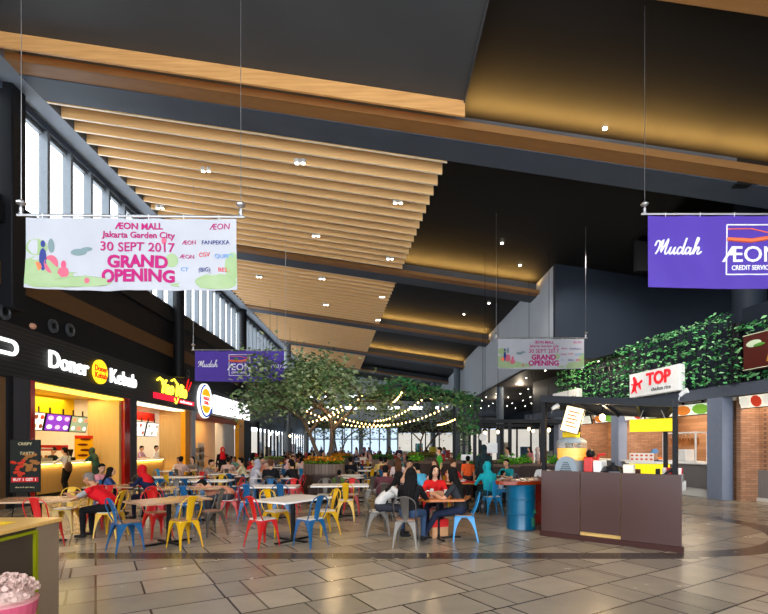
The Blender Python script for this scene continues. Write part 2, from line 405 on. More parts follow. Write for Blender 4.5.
# far end: glazed wall
B = MB(); B.box(-10.4, 15, 62.6, 63, 4.3, 6.55); B.box(-10.4, 15, 62.6, 63, 6.95, 8.1); B.box(-10.4, 15, 62.6, 63, 8.45, 12); [B.box(x, x + 1.3, 62.5, 62.6, 6.5, 8.5) for x in (-9, -6.4, -3.5, -.8, 2, 5)]; struct(B, 'wall_back_upper', paleblue)
wn += 1
struct(MB().box(-10.2, 15, 62.55, 62.58, 6.2, 8.8), f'window_{wn}', pane)
B = MB(); B.box(-10.4, 15, 62.3, 62.9, 4.1, 4.9); B.box(-10.4, 15, 62.3, 62.9, 0, .5); struct(B, 'wall_back_band', navy)
wn += 1
o = struct(MB().box(-10.2, 15, 62.55, 62.58, .5, 4.3), f'window_{wn}', glass('grey_tinted_glass', (.42, .46, .5)))
fr = MB()
for i in range(22): q = .28 if i % 3 == 0 else .09; fr.box(-10.2 + i * 1.2 - q, -10.2 + i * 1.2 + q, 62.35, 62.65, .3, 4.3)
fr.box(-10.2, 15, 62.45, 62.65, 2.6, 2.75); fr.obj('window_frame', frame_grey, o)

# ---- right side: raised volume with low soffit behind the stalls
B = MB(); zb = lambda x: 4.9
B.box(7.1, 7.35, 20.16, 62.4, 5.55, 9.35); struct(B, 'wall_right_bulkhead_side', paleblue)
v = [(7.1, 19.9, 5.5), (8.6, 19.9, 5.3), (9.6, 19.9, 5.55), (15, 19.9, 6.5), (15, 19.9, 8.2), (7.1, 19.9, 9.35)]
B = MB(); B.add([(x, y + d, z) for d in (0, .25) for (x, y, z) in v], [(5, 4, 3, 2, 1, 0), (6, 7, 8, 9, 10, 11)] + [(i, (i + 1) % 6, 6 + (i + 1) % 6, 6 + i) for i in range(6)]); struct(B, 'wall_right_bulkhead_front', navy)
B = MB(); B.box(7.1, 15.2, 20.1, 62.4, 5.5, 5.62); struct(B, 'ceiling_soffit_right', mat('dark_brown_soffit', hexc(50, 44, 42), .6))
B = MB(); B.box(15, 15.2, -2.5, 63, 0, 9.2); struct(B, 'wall_right', navy)
B = MB(); B.lathe([(.44, 3.7), (.44, 10)], 32, (11.4, 15, 0)); autosm(struct(B, 'column', navy))
for (x, y, z, r) in ((7.45, 30.8, 5.5, .23), (6.6, 43.4, 9.1, .3), (5.5, 53.9, 9.2, .3)):
    B = MB(); B.lathe([(r, 0), (r, z)], 24, (x, y, 0)); autosm(struct(B, 'column', mat('steel_blue_column', hexc(96, 106, 118), .4)))
k = 0
for i in range(11):
    for j in range(4):
        x = 7.9 + j * 1.7 + .2 * (i % 2); y = 21.5 + i * 2.6
        o = MB().lathe([(.034, .02), (.034, -.012), (.02, -.015)], 8).obj('ceiling_downlight', bulbm, None, (x, y, 5.49)); tag(o, 'small white downlight in the low dark soffit on the right', 'downlight', 'downlights in the low soffit')

# glass shops at the far right and far middle
def shopglass(name, x0, y0, L, rz, h, label, colors, posts=6):
    t = thing(name, (x0, y0, 0), rz, label, 'shopfront')
    b = MB(); b.box(0, L, .05, .1, .3, h); b.obj('glass_pane', pane, t)
    b = MB()
    for i in range(posts + 1): b.box(i * L / posts - .06, i * L / posts + .06, 0, .16, 0, h)
    b.box(0, L, 0, .2, h, h + .5); b.box(0, L, 0, .16, 0, .3); b.obj('frame', blackm, t)
    for i, c in enumerate(colors):
        b = MB(); x = (i + .3) * L / len(colors); b.box(x, x + L / len(colors) * .55, .8, 1.0, .4, 1.2 + (i * 37 % 10) * .12); b.obj('display_unit', mat('display_' + str(c), hexc(*c), .5), t)
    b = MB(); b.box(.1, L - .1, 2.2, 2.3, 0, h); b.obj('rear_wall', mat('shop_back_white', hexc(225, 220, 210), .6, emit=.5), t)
    return t
shopglass('glass_shopfront', 1.5, 52, 9, 0, 3.2, 'far glass shopfront with teal and white displays behind the pergola', [(220, 220, 215), (40, 140, 140), (220, 200, 60), (210, 60, 50), (230, 230, 225), (60, 160, 90)])
shopglass('glass_shopfront', 7.6, 40, 7, 0, 3.2, 'glass shopfront behind the round pale column on the right', [(200, 90, 80), (230, 220, 200), (90, 120, 160), (230, 230, 225)])
shopglass('glass_shopfront', -9.6, 37, 12, R(90), 3.1, 'glass shopfront past the burger shop on the left', [(180, 60, 50), (230, 225, 215), (200, 170, 120), (90, 90, 95), (225, 220, 210)], 9)
shopglass('glass_shopfront', -9.6, 50, 11, R(90), 3.1, 'farthest glass shopfront along the left wall', [(230, 225, 215), (190, 120, 80), (225, 220, 210)], 8)
# ================================================================== LEFT SHOPS
yellowp = mat('bright_yellow_panel', hexc(250, 205, 20), .45)
redgl = mat('glossy_red_panel', hexc(170, 18, 16), .15, c2=hexc(140, 12, 12), scale=9, coat=.6)
oakv = wood('oak_veneer', hexc(205, 165, 100), hexc(185, 142, 82), 2, (9, 9, .6), .45)
cream = mat('cream_wall', hexc(236, 226, 208), .6)
greyp = mat('charcoal_pillar', hexc(66, 66, 70), .5)
orangep = mat('orange_panel', hexc(240, 160, 20), .4)
wtop = mat('white_worktop', hexc(225, 222, 215), .3)
ledm = mat('warm_led', (1, .75, .3), emit=5, ecol=(1, .72, .25))
# setting pieces of the shops
def st(name, m, *boxes, bev=0):
    b = MB()
    for q in boxes: b.box(*q, bev=bev)
    return struct(b, name, m)
st('wall_left_kitchen', cream, (-14.2, -14.05, 10, 36, 0, 3.6))
st('wall_shop_divider', cream, (-14.05, -11.2, 18.75, 19.0, 0, 3.6), (-14.05, -11.2, 24.5, 24.7, 0, 3.6), (-14.05, -10.3, 12.9, 13.1, 0, 3.6))
st('ceiling_shops', mat('shop_soffit_yellow', hexc(240, 200, 90), .5), (-14.2, -10.02, 13.1, 18.9, 3.5, 3.6))
st('ceiling_shops_white', cream, (-14.2, -10.02, 18.9, 36, 3.5, 3.6))
st('wall_left_brown', wood('brown_shop_wall', hexc(122, 92, 64), hexc(104, 76, 52), 2, (8, 8, .6), .5), (-11.5, -11.3, 5, 12.6, 0, 3.6))
st('ceiling_shop_left', blackwall, (-14, -10.02, 5, 12.9, 3.5, 3.6))
st('wall_left_dark', blackwall, (-10.3, -10.0, 5, 8.2, 0, 4.97), (-10.12, -9.98, 12.75, 12.92, 0, 3.54))
st('wall_left_warm', wood('brown_shop_wall', (0, 0, 0), (0, 0, 0)), (-10.4, -10.05, 11.6, 12.75, 0, 3.54))
st('pillar_1', greyp, (-10.1, -9.98, 12.9, 13.55, 0, 3.54))
st('pillar_2', redgl, (-10.2, -9.97, 13.55, 13.72, 0, 3.54))
st('pillar_3', redgl, (-10.2, -9.97, 18.45, 18.85, 0, 3.54))
st('pillar_4', greyp, (-10.15, -9.96, 18.85, 19.35, 0, 3.54))
st('pillar_5', orangep, (-10.2, -9.97, 24.1, 24.6, 0, 3.54))
st('pillar_6', mat('silver_pillar', hexc(170, 172, 174), .35, .4), (-10.2, -9.97, 24.9, 25.4, 0, 3.54))
st('pillar_7', orangep, (-10.25, -9.97, 33.0, 34.2, 0, 3.54))
st('pillar_8', blackwall, (-10.25, -9.95, 34.2, 36, 0, 3.54))
st('wall_oak_partition', oakv, (-11.3, -10.1, 18.3, 18.45, 0, 3.5))
st('wall_oak_partition_far', oakv, (-11.4, -10.1, 24.35, 24.5, 0, 3.5))
st('wall_yellow_bulkhead', yellowp, (-12.2, -12.1, 13.1, 18.75, 2.85, 3.5))
st('wall_red_bulkhead', mat('red_bulkhead', hexc(205, 40, 24), .5), (-11.8, -11.7, 19, 24.5, 2.95, 3.35))
st('wall_burger_back', wood('pale_oak_wall', hexc(214, 176, 120), hexc(196, 154, 98), 2, (8, 8, .6), .5), (-12.6, -12.5, 24.7, 36, 0, 3.5))
st('wall_burger_column', mat('white_mosaic', hexc(214, 212, 206), .4, c2=hexc(180, 178, 172), scale=30), (-10.8, -10.2, 30.6, 32.8, 0, 3.4), bev=.1)
st('door_1', oakv, (-12.5, -12.44, 29.4, 30.6, 0, 2.3))
st('wall_burger_canopy', mat('orange_brown_canopy', hexc(150, 70, 30), .5), (-10.6, -10.1, 25.4, 36, 3.15, 3.45))

def counter(x, y0, y1, h, label, toplab=None, d=.7, frontm=oakv):
    t = thing('shop_counter', (x, (y0 + y1) / 2, 0), 0, label, 'counter'); L = (y1 - y0) / 2
    MB().box(-d, 0, -L, L, .12, h - .06).obj('body', frontm, t)
    MB().box(-d - .02, .1, -L, L, h - .06, h, bev=.012).obj('countertop', wtop, t)
    MB().box(-d, -.04, -L, L, 0, .12).obj('plinth', blackm, t)
    MB().box(.03, .055, -L + .05, L - .05, h - .085, h - .062).obj('light_strip', ledm, t)
    lamp('counter_glow', 'AREA', (x + .045, (y0 + y1) / 2, h - .09), 15, (1, .7, .25), size=.05, size_y=2 * L - .2, rot=(0, 0, 0))
    return t
counter(-11.1, 13.3, 18.25, 1.16, 'oak-fronted kebab shop counter with a glowing strip under its white top')
counter(-11.15, 19.4, 24.2, 1.1, 'glowing oak-fronted counter of the noodle shop with a dark top')

def menu(x, y, z, L, h, rz, label, base, blobs, group, tilt=12, lit=1.0, parentlabel=None, rows=2, colsn=3):
    t = thing('menu_board', (x, y, z), rz, label, 'menu board', group)
    M = Matrix.Rotation(R(tilt), 4, 'X')
    b = MB(); b.box(-L / 2, L / 2, 0, .06, -h / 2, h / 2, M=M); b.obj('case', blackm, t)
    MB().box(-L * .3, -L * .25, .02, .05, h / 2 - .06, h / 2 + .2).obj('bracket', blackm, t); MB().box(L * .25, L * .3, .02, .05, h / 2 - .06, h / 2 + .2).obj('bracket', blackm, t)
    b = MB(); b.box(-L / 2 + .03, L / 2 - .03, -.012, 0, -h / 2 + .03, h / 2 - .03, M=M); s = b.obj('screen', mat('screen_%02x%02x%02x' % base, hexc(*base), .4, emit=lit), t)
    b = MB(); rnd = random.Random(int(x * 7 + y * 13))
    kx, kz = (.46, .42) if rows == 1 else (.34, .26)
    for i in range(rows):
        for j in range(colsn):
            cx = -L / 2 + L * (j + .5) / colsn; cz = -h / 2 + h * (i + .5) / rows
            b.add([tuple(M @ Vector((cx + L * kx / colsn * math.cos(a), -.02, cz + h * kz / rows * math.sin(a)))) for a in [q * math.pi / 5 for q in range(10)]], [tuple(range(10))], (i + j) % len(blobs))
    b.obj('food_pictures', [mat('picture_%02x%02x%02x' % c, hexc(*c), .5, emit=lit * .9) for c in blobs], s)
    return t
G1 = 'menu screens over the left shop counters'
menu(-11.45, 15.75, 2.5, .8, .62, R(90), 'white and red food menu screen, leftmost over the kebab counter', (235, 225, 220), [(200, 60, 40), (190, 150, 110), (120, 60, 40)], G1)
menu(-11.45, 16.85, 2.5, 1.25, .62, R(90), 'purple food menu screen over the kebab counter', (110, 50, 160), [(230, 215, 225), (200, 160, 190)], G1)
menu(-11.45, 18.02, 2.5, 1.0, .62, R(90), 'green-grey food menu screen, rightmost over the kebab counter', (120, 135, 110), [(220, 220, 205), (200, 120, 90)], G1)
menu(-11.45, 22.5, 2.5, .95, .7, R(90), 'white menu screen over the noodle counter, left one', (228, 228, 230), [(150, 70, 50), (190, 190, 180)], G1)
menu(-11.45, 23.7, 2.5, 1.15, .7, R(90), 'white menu screen over the noodle counter, right one', (230, 230, 232), [(190, 190, 185), (140, 140, 120)], G1)
for i, y in enumerate((26.4, 28, 29.8)):
    menu(-12.42, y + .3, 2.5, 1.4, .7, R(90), ['dark burger menu screen, nearest of three', 'dark burger menu screen, middle of three', 'dark burger menu screen, farthest of three'][i], (70, 40, 25), [(220, 150, 60), (180, 60, 40)], G1)
# yellow poster on the oak partition
t = thing('food_poster', (-11.25, 18.0, 1.66), R(62), 'yellow poster of dishes standing at the right end of the kebab counter', 'poster')
MB().box(-.33, .33, 0, .03, -.48, .42).obj('board', mat('poster_yellow', hexc(248, 176, 20), .5), t)
b = MB()
for i in range(4): b.ell((.05 * (-1) ** i, -.01, .28 - .2 * i), (.2, .012, .045), n=8)
b.obj('dish_pictures', mat('poster_food', hexc(110, 40, 20), .5), t)
MB().box(-.33, .33, -.01, 0, .3, .42).obj('header', mat('poster_red', hexc(210, 50, 20), .5), t)
# glass display cases, boxes on kebab counter
for i, (y, lab) in enumerate(((14.9, 'glass food warmer on the kebab counter, left one'), (15.9, 'glass food warmer on the kebab counter beside the customer'))):
    t = thing('food_warmer', (-11.5, y, 1.16), 0, lab, 'display case', 'glass cases on the kebab counter')
    MB().box(-.25, .25, -.4, .4, 0, .12).obj('base', steel, t); MB().box(-.25, .25, -.4, .4, .13, .42).obj('glass_cover', glass('case_glass'), t)
    MB().box(-.26, .26, -.42, .42, .42, .46, bev=.01).obj('lid', steel, t)
    b = MB(); [b.ell((random.uniform(-.15, .15), -.3 + .1 * k, .17), (.06, .06, .05), n=6) for k in range(7)]; b.obj('food', mat('orange_food', hexc(200, 120, 50), .6), t)
t = thing('cash_register', (-11.5, 17.4, 1.16), R(90), 'black till on the kebab counter', 'till')
MB().box(-.2, .2, -.2, .2, 0, .12, bev=.015).obj('base', blackm, t); MB().box(-.19, .19, -.02, .02, .13, .42, M=Matrix.Rotation(R(15), 4, 'X')).obj('screen', blackm, t)
t = thing('red_sign_board', (-11.9, 17.0, 1.62), R(90), 'long red name board standing behind the kebab counter', 'sign')
MB().box(-1.1, 1.1, 0, .06, -.1, .1, bev=.01).obj('board', mat('red_board', hexc(200, 30, 30), .5), t)
for x in (-.9, .9): MB().box(x - .03, x + .03, .01, .05, -1.62, -.1).obj('post', steel, t)

# downlights under shop soffits + light
for i, y in enumerate((14.2, 15.5, 16.7, 17.9, 20.3, 22.0, 23.4)):
    o = MB().lathe([(.09, .02), (.09, -.015), (.06, -.02)], 12).obj('ceiling_downlight', bulbm, None, (-10.75, y, 3.5)); tag(o, 'round downlight in the soffit of the %s shop' % ('kebab' if i < 4 else 'noodle'), 'downlight', 'soffit lights of the %s shop' % ('kebab' if i < 4 else 'noodle'))
lamp('shop_light', 'AREA', (-12.2, 15.9, 3.42), 120, (1, .80, .50), size=2.6, size_y=4.6)
lamp('shop_light', 'AREA', (-10.7, 15.9, 3.44), 36, (1, .76, .2), size=.5, size_y=4.6)
lamp('shop_light', 'AREA', (-12.2, 21.7, 3.42), 115, (1, .85, .62), size=2.6, size_y=4.6)
lamp('shop_light', 'AREA', (-11.4, 29.5, 3.42), 150, (1, .72, .42), size=1.6, size_y=8)
lamp('shop_light', 'AREA', (-10.9, 9.8, 3.42), 26, (1, .66, .36), size=.8, size_y=3)
# glowing yellow light box under the kebab fascia
b = MB(); b.box(-10.6, -10.02, 13.55, 18.85, 3.44, 3.5); struct(b, 'ceiling_light_strip', mat('yellow_lightbox', hexc(255, 205, 40), emit=1.7, ecol=(1, .72, .08)))
b = MB(); b.box(-10.6, -10.02, 19.35, 24.1, 3.44, 3.5); struct(b, 'ceiling_light_strip', mat('white_lightbox', hexc(255, 235, 190), emit=1.5, ecol=(1, .88, .6)))

# ---- signs on the fascia (local X runs along the wall, away from the camera)
letter_w = mat('lit_white_letters', (1, 1, 1), emit=1.1, ecol=(1, 1, .97))
t = thing('kebab_shop_sign', (XL, 14.2, 4.26), R(90), 'white lit lettering of the kebab shop with a yellow disc between the words', 'sign')
text('word', 'Doner', .74, letter_w, t, 1.02, .0, -.03, bold=.005, sx=.98, ext=.03); text('word', 'Kebab', .74, letter_w, t, 4.2, -.02, -.03, bold=.005, sx=1.0, ext=.03)
b = MB(); b.tube([(2.62, -.02, .02), (2.62, -.08, .02)], .42, 24); b.obj('disc', mat('lit_yellow_disc', hexc(255, 205, 40), emit=1.1), t)
rl = mat('red_letters', hexc(190, 20, 20), emit=.6)
text('disc_word', 'Doner', .28, rl, t, 2.62, .12, -.09, bold=.006, ext=.006); text('disc_word', 'Kebab', .28, rl, t, 2.62, -.12, -.09, bold=.006, ext=.006)
t = thing('noodle_shop_sign', (XL, 22.7, 4.25), R(90), 'yellow lettering sign with chopsticks above a red strip', 'sign')
yl = mat('lit_yellow_letters', hexc(255, 220, 30), emit=1.8, ecol=(1, .8, .05))
text('word', 'Yao Mie', .86, yl, t, .1, .12, -.03, bold=.025, shear=.2, sx=.98, ext=.03)
b = MB(); b.tube([(-1.6, -.04, .35), (-1.35, -.04, .48), (-1.1, -.04, .35)], .05, 6); b.tube([(-.2, -.04, .5), (.1, -.04, .62), (.4, -.04, .45)], .04, 6); b.tube([(.5, -.04, -.25), (.3, -.04, -.5), (.05, -.04, -.3)], .05, 6); b.obj('flourish', yl, t)
b = MB(); b.tube([(1.45, -.05, .3), (1.75, -.05, .85)], .03, 6); b.tube([(1.7, -.05, .25), (2.1, -.05, .75)], .03, 6); b.obj('chopsticks', mat('lit_red', hexc(220, 30, 30), emit=1.2), t)
MB().box(-1.9, .4, -.06, 0, -.46, -.22).obj('red_strip', mat('lit_red_strip', hexc(215, 30, 50), emit=1.2), t)
text('strip_word', 'noodle restaurant', .2, letter_w, t, 1.5, -.36, -.03, ext=.01)
b = MB(); b.box(.45, 2.5, -.03, 0, -.46, -.26); b.obj('strip_panel', mat('lit_red_strip', (1, 0, 0)), t)
# burger roundel and white sign box
t = thing('burger_roundel_sign', (XL - .02, 26.6, 4.2), R(90), 'round burger sign with orange buns and red lettering on a white disc', 'sign')
b = MB(); b.tube([(0, -.02, 0), (0, -.16, 0)], .95, 36); b.obj('disc', mat('lit_white_disc', (1, 1, 1), emit=1.0), t)
def half(c, w_, z0, z1, n=14):
    return [(c + w_ * math.cos(a), z0 + (z1 - z0) * math.sin(a)) for a in [math.pi * i / n for i in range(n + 1)]]
for nm, (z0, z1) in (('top_bun', (.27, .68)), ('bottom_bun', (-.27, -.68))):
    b = MB(); p = half(0, .62, z0, z1); b.add([(x, -.175, z) for x, z in p], [tuple(range(len(p)))]); b.obj(nm, mat('bun_orange', hexc(245, 160, 20), emit=.9), t)
text('word', 'BURGER', .25, mat('burger_red', hexc(215, 30, 25), emit=.8), t, 0, .12, -.19, bold=.006, ext=.01); text('word', 'KING', .28, mat('burger_red', (1, 0, 0)), t, 0, -.12, -.19, bold=.006, ext=.01)
b = MB()
b.tube([(.86 * math.cos(a), -.17, .86 * math.sin(a)) for a in [R(100 + 8 * i) for i in range(30)]], .05, 6); b.obj('blue_crescent', mat('burger_blue', hexc(30, 70, 160), emit=.6), t)
t = thing('white_sign_box', (XL, 31.4, 4.15), R(90), 'long blank white light box with worn black script at its right end', 'sign')
MB().box(-3.4, 3.9, -.14, 0, -.55, .55, bev=.02).obj('light_box', mat('lit_white_box', (1, 1, 1), emit=1.15), t)
b = MB()
for pts in ([(1.2, -.3), (1.5, -.05), (1.9, -.1), (2.2, .1), (2.5, 0)], [(2.0, -.2), (2.5, -.1), (3.0, -.15), (3.3, .05)], [(2.6, .1), (2.9, .25)], [(3.2, -.05), (3.5, -.1), (3.6, .1)], [(1.7, .1), (2.0, .2)], [(-.3, -.1), (-.1, 0)], [(.3, .25), (.45, .2)]):
    b.tube([(x, -.15, z) for x, z in pts], .05, 5)
b.obj('script', mat('black_script', hexc(20, 20, 20), .6), t)
# big rounded letter at the far left
t = thing('rounded_letter_sign', (XL, 11.9, 4.30), R(90), 'end of a large rounded white letter on the leftmost dark shopfront', 'sign')
b = MB(); b.tube([(-1.2, -.06, .17)] + [(.92 + .17 * math.sin(R(a)), -.06, .17 * math.cos(R(a))) for a in range(0, 181, 20)] + [(-1.2, -.06, -.17)], .05, 8); b.obj('letter', letter_w, t)

# nozzles above the fascia
GN = 'round air nozzles over the left shops'
for i, (px, py) in enumerate(((3, 312), (52, 326), (69, 330), (180, 373), (187, 374))):
    y = 10.05 * F / (384 - px); z = 1.65 + (447 - py) * y / F
    o = thing('air_nozzle', (-10.04, y, z), 0, ['round black air nozzle at the left edge of the wall', 'round black air nozzle over the kebab sign, left of a pair', 'round black air nozzle over the kebab sign, right of a pair', 'round air nozzle beside the thin column, left of a pair', 'round air nozzle beside the thin column, right of a pair'][i], 'air nozzle', GN)
    b = MB(); pr = [(.2, 0), (.2, .06), (.14, .08), (.11, .02)]; n = 20
    M = Matrix.Rotation(R(90), 4, 'Y')
    b2 = MB().lathe(pr, n); b2.v = [tuple(M @ Vector(p)) for p in b2.v]; b2.obj('ring', mat('dark_grey_ring', hexc(70, 72, 76), .35), o)
    b2 = MB().lathe([(.09, .0), (.08, .07), (.02, .08)], n); b2.v = [tuple(M @ Vector(p)) for p in b2.v]; b2.obj('core', blackm, o)
o = MB().ell((0, 0, 0), (.08, .11, .09)).obj('smoke_alarm', mat('peach_plastic', hexc(220, 160, 130), .5), None, (-10.03, 10.05 * F / 352, 5.1)); tag(o, 'small peach alarm beacon on the black wall above the kebab shop', 'alarm')

# menu stand near left pillar
t = thing('menu_stand', (-8.3, 11.1, 0), R(14), 'tall food poster on a stand, black with red dishes, beside the left table', 'poster stand')
MB().box(-.31, .31, 0, .04, .6, 1.82, bev=.01).obj('board', mat('poster_black', hexc(22, 25, 18), .5), t)
b = MB()
rnd = random.Random(3)
for i in range(46):
    x = rnd.uniform(-.26, .26); z = rnd.uniform(.98, 1.36) + (.12 if x > 0 else 0); b.ell((x, -.004, z), (.05, .008, .035), n=6, mi=0 if x < 0 else 1)
b.obj('food_picture', [mat('dish_red', hexc(190, 50, 25), .5), mat('dish_brown', hexc(150, 95, 45), .5)], t)
MB().box(-.27, .27, -.012, 0, .84, .95).obj('red_label', mat('label_red', hexc(200, 30, 30), .5), t)
text('price_text', 'BUY 1 GET 1', .085, white, t, 0, .895, -.014, ext=.002, bold=.002)
text('title_text', 'CRISPY', .09, mat('poster_cream', hexc(220, 200, 150), .5), t, 0, 1.72, -.006, ext=.002); text('title_text', 'TASTY', .1, mat('poster_cream', (0, 0, 0)), t, .03, 1.5, -.006, ext=.002, shear=.2)
text('foot_text', 'dine in & take away', .05, mat('poster_cream', (0, 0, 0)), t, 0, .72, -.006, ext=.002)
for s in (-1, 1): MB().tube([(.2 * s, .03, .62), (.26 * s, .0, .02)], .015, 6).obj('leg', blackm, t)
MB().tube([(0, .03, .9), (0, .4, .02)], .015, 6).obj('leg', blackm, t)

# bottle shelf beside the burger shop
t = thing('bottle_shelf', (-10.35, 26.6, 0), R(90), 'open shelf of bottles and cups at the burger shop entrance', 'shelf')
b = MB(); [b.box(-1, 1, 0, .35, z, z + .04) for z in (.5, .9, 1.3, 1.7)]; b.box(-1.03, -1, 0, .35, 0, 1.9); b.box(1, 1.03, 0, .35, 0, 1.9); b.obj('rack', steel, t)
for zi in (.54, .94, 1.34):
    for i in range(7):
        c = random.choice([(200, 180, 140), (90, 70, 50), (220, 220, 215), (150, 100, 60)])
        MB().lathe([(.07, 0), (.07, .2), (.03, .26), (.03, .3)], 8, (-.85 + i * .28, .17, zi)).obj('bottle', mat('bottle_%02x%02x%02x' % c, hexc(*c), .4), t)

# ================================================================== RIGHT STALLS (own frame: s away from camera, n into stall)
d_ = Vector((-.148, .989, 0)); e_ = Vector((.989, .148, 0)); RO = Vector((10.5, 14.9, 0))
RZ = math.atan2(d_.y, d_.x)     # local X = along the line (away), local -Y = into the stall
def RP(s, n, z): return RO + d_ * s + e_ * n + Vector((0, 0, z))
MR = Matrix(((d_.x, e_.x, 0, RO.x), (d_.y, e_.y, 0, RO.y), (0, 0, 1, 0), (0, 0, 0, 1)))
def rb(*q, mb=None, bev=0):
    mb = mb or MB(); b = MB().box(*q, bev=bev); b.v = [tuple(MR @ Vector(p)) for p in b.v]; b.f = [f[::-1] for f in b.f]; mb.add(b.v, b.f); return mb
RTX = RZ + math.pi               # text frame: local X = towards camera, local -Y = out to the hall
brick = bricks('thin_brown_brick', hexc(160, 118, 90), hexc(134, 96, 72), hexc(100, 76, 60), .32, .07, .006, .7, plane='xz', bump=.4)
woodwall = bricks('wood_tile_wall', hexc(166, 122, 88), hexc(140, 98, 66), hexc(104, 74, 50), .9, .14, .004, .5, plane='yz', bump=.2)
pill = mat('slate_blue_pillar', hexc(122, 130, 148), .5)
def rs(name, m, *q):
    mb = MB()
    for z in q: rb(*z, mb=mb)
    return struct(mb, name, m)
rs('wall_right_beam', mat('slate_dark_beam', hexc(84, 90, 102), .5), (-5, 14, 0, .35, 3.2, 3.56))
rs('pillar_9', pill, (0, .58, 0, .38, 0, 3.2)); rs('pillar_10', pill, (5.1, 5.6, 0, .38, 0, 3.2)); rs('pillar_11', pill, (10, 10.5, 0, .38, 0, 3.2))
rs('wall_stall_back', woodwall, (.2, 14, 2.8, 2.95, 0, 3.3))
rs('wall_stall_sides', brick, (.1, .25, .38, 2.8, 0, 3.3), (5.3, 5.45, .38, 2.8, 0, 3.3), (10.1, 10.3, .38, 2.8, 0, 3.3), (-.35, -.2, .3, 1.0, 0, 3.3), (-6, -.35, .95, 1.1, .95, 3.3))
rs('wall_stall_panel', mat('grey_ribbed_panel', hexc(128, 124, 122), .5, c2=hexc(100, 97, 96), scale=3, stretch=(20, 20, .4)), (-6, -.35, .9, 1.1, .1, .95))
rs('ceiling_stalls', cream, (.4, 14, .35, 2.9, 3.1, 3.2), (-6, .0, .35, 1.2, 3.1, 3.2))
rs('wall_stall_backing', navy, (-6, 14, .5, .6, 3.5, 5.9))
rs('baseboard_right', mat('pale_kerb', hexc(205, 200, 192), .5), (-6, .0, .85, .9, 0, .1))
lamp('stall_light', 'AREA', RP(2.8, 1.5, 3.05), 120, (1, .86, .68), size=2.2, size_y=4, rot=(0, 0, math.atan2(e_.y, e_.x)))
lamp('stall_light', 'AREA', RP(7.8, 1.5, 3.05), 110, (1, .84, .64), size=2.2, size_y=4, rot=(0, 0, math.atan2(e_.y, e_.x)))
lamp('stall_light', 'AREA', RP(-2.5, .6, 3.05), 55, (1, .84, .64), size=.5, size_y=4.5, rot=(0, 0, math.atan2(e_.y, e_.x)))
for i, s in enumerate((1.4, 2.9, 4.3)):
    o = MB().lathe([(.09, .02), (.09, -.015), (.06, -.02)], 12).obj('ceiling_downlight', bulbm, None, RP(s, .9, 3.1)); tag(o, 'round downlight in the ceiling of the right brick-walled stall', 'downlight', 'lights in the right stall')
def rthing(name, s, n, z, *a): return thing(name, RP(s, n, z), RTX, *a)
greyw = mat('grey_timber_front', hexc(118, 114, 112), .5, c2=hexc(88, 85, 84), scale=3, stretch=(22, 22, .4))
for s0, s1, lab in ((.62, 5.05, 'grey ribbed stall counter with white top beside the slate pillar'), (5.65, 9.9, 'far grey stall counter behind the brown kiosk')):
    t = rthing('stall_counter', (s0 + s1) / 2, .12, 0, lab, 'counter'); L = (s1 - s0) / 2
    MB().box(-L, L, 0, .6, .28, 1.06).obj('front_panel', greyw, t); MB().box(-L, L, .04, .6, 0, .28).obj('plinth', mat('pale_kerb', (1, 1, 1)), t)
    MB().box(-L - .0, L, -.06, .64, 1.06, 1.12, bev=.012).obj('countertop', wtop, t)
menu_c = [(210, 120, 50), (120, 170, 60), (220, 215, 200), (190, 60, 40)]
for i, (s, L, base, lab) in enumerate(((1.5, 1.55, (225, 235, 215), 'lit green salad menu panel nearest the slate pillar'), (3.1, 1.5, (235, 225, 205), 'lit menu panel with an orange dish over the right stall'), (4.5, 1.2, (225, 225, 220), 'lit white menu panel at the far end of the right stall'), (6.5, 1.4, (235, 235, 230), 'lit white menu panel seen behind the kiosk roof, right one'), (8.2, 1.4, (225, 235, 220), 'lit green menu panel seen behind the kiosk roof, left one'), (-1.5, 2.3, (235, 225, 205), 'long lit menu panel of red dishes at the right edge'))):
    o = menu(*RP(s, .25, 2.93 if s > 0 else 3.0), L, .42, RTX, lab, base, menu_c[i % 3:i % 3 + 2], 'menu panels of the right stalls', tilt=14, rows=1, colsn=2 if L < 2 else 6, lit=.45)
# glass case & goods on right stall counter
t = rthing('glass_display_case', 2.0, .4, 1.12, 'glass food display case lit from inside on the grey counter', 'display case')
b = MB(); [b.box(x - .02, x + .02, y - .02, y + .02, 0, 1.02) for x in (-.75, .75) for y in (-.22, .22)]; b.box(-.77, .77, -.24, .24, 1.0, 1.05); b.box(-.77, .77, -.24, .24, 0, .05); b.obj('frame', white, t)
MB().box(-.73, .73, -.235, -.23, .05, 1.0).obj('glass_front', glass('case_glass'), t); MB().box(-.73, .73, -.2, .2, .5, .52).obj('shelf', glass('case_glass'), t)
for k in range(10):
    o = MB().ell((-.62 + .135 * k, 0, .72), (.05, .05, .14), n=8).obj('roast_chicken', mat('roast_brown', hexc(176, 110, 60), .4), t)
    o = MB().tube([(-.62 + .135 * k, 0, .85), (-.62 + .135 * k, 0, 1.0)], .008, 5).obj('hook', steel, t)
MB().box(-.3, .25, -.18, .18, .06, .45, bev=.01).obj('steamer', white, t)
for i, (s, c, lab) in enumerate(((3.2, (220, 110, 40), 'orange food tray on the right stall counter'), (3.7, (225, 215, 200), 'white food tray with leaflets on the right stall counter'), (4.3, (190, 60, 40), 'red sauce tray at the far end of the right stall counter'))):
    t = rthing('food_tray', s, .35, 1.12, lab, 'tray', 'trays on the right stall counter')
    MB().box(-.22, .22, -.16, .16, 0, .06, bev=.01).obj('tray', steel, t)
    b = MB(); [b.ell((-.14 + .09 * (k % 4), -.07 + .12 * (k // 4), .09), (.06, .06, .06), n=6) for k in range(8)]; b.obj('food', mat('food_%02x%02x%02x' % c, hexc(*c), .5), t)
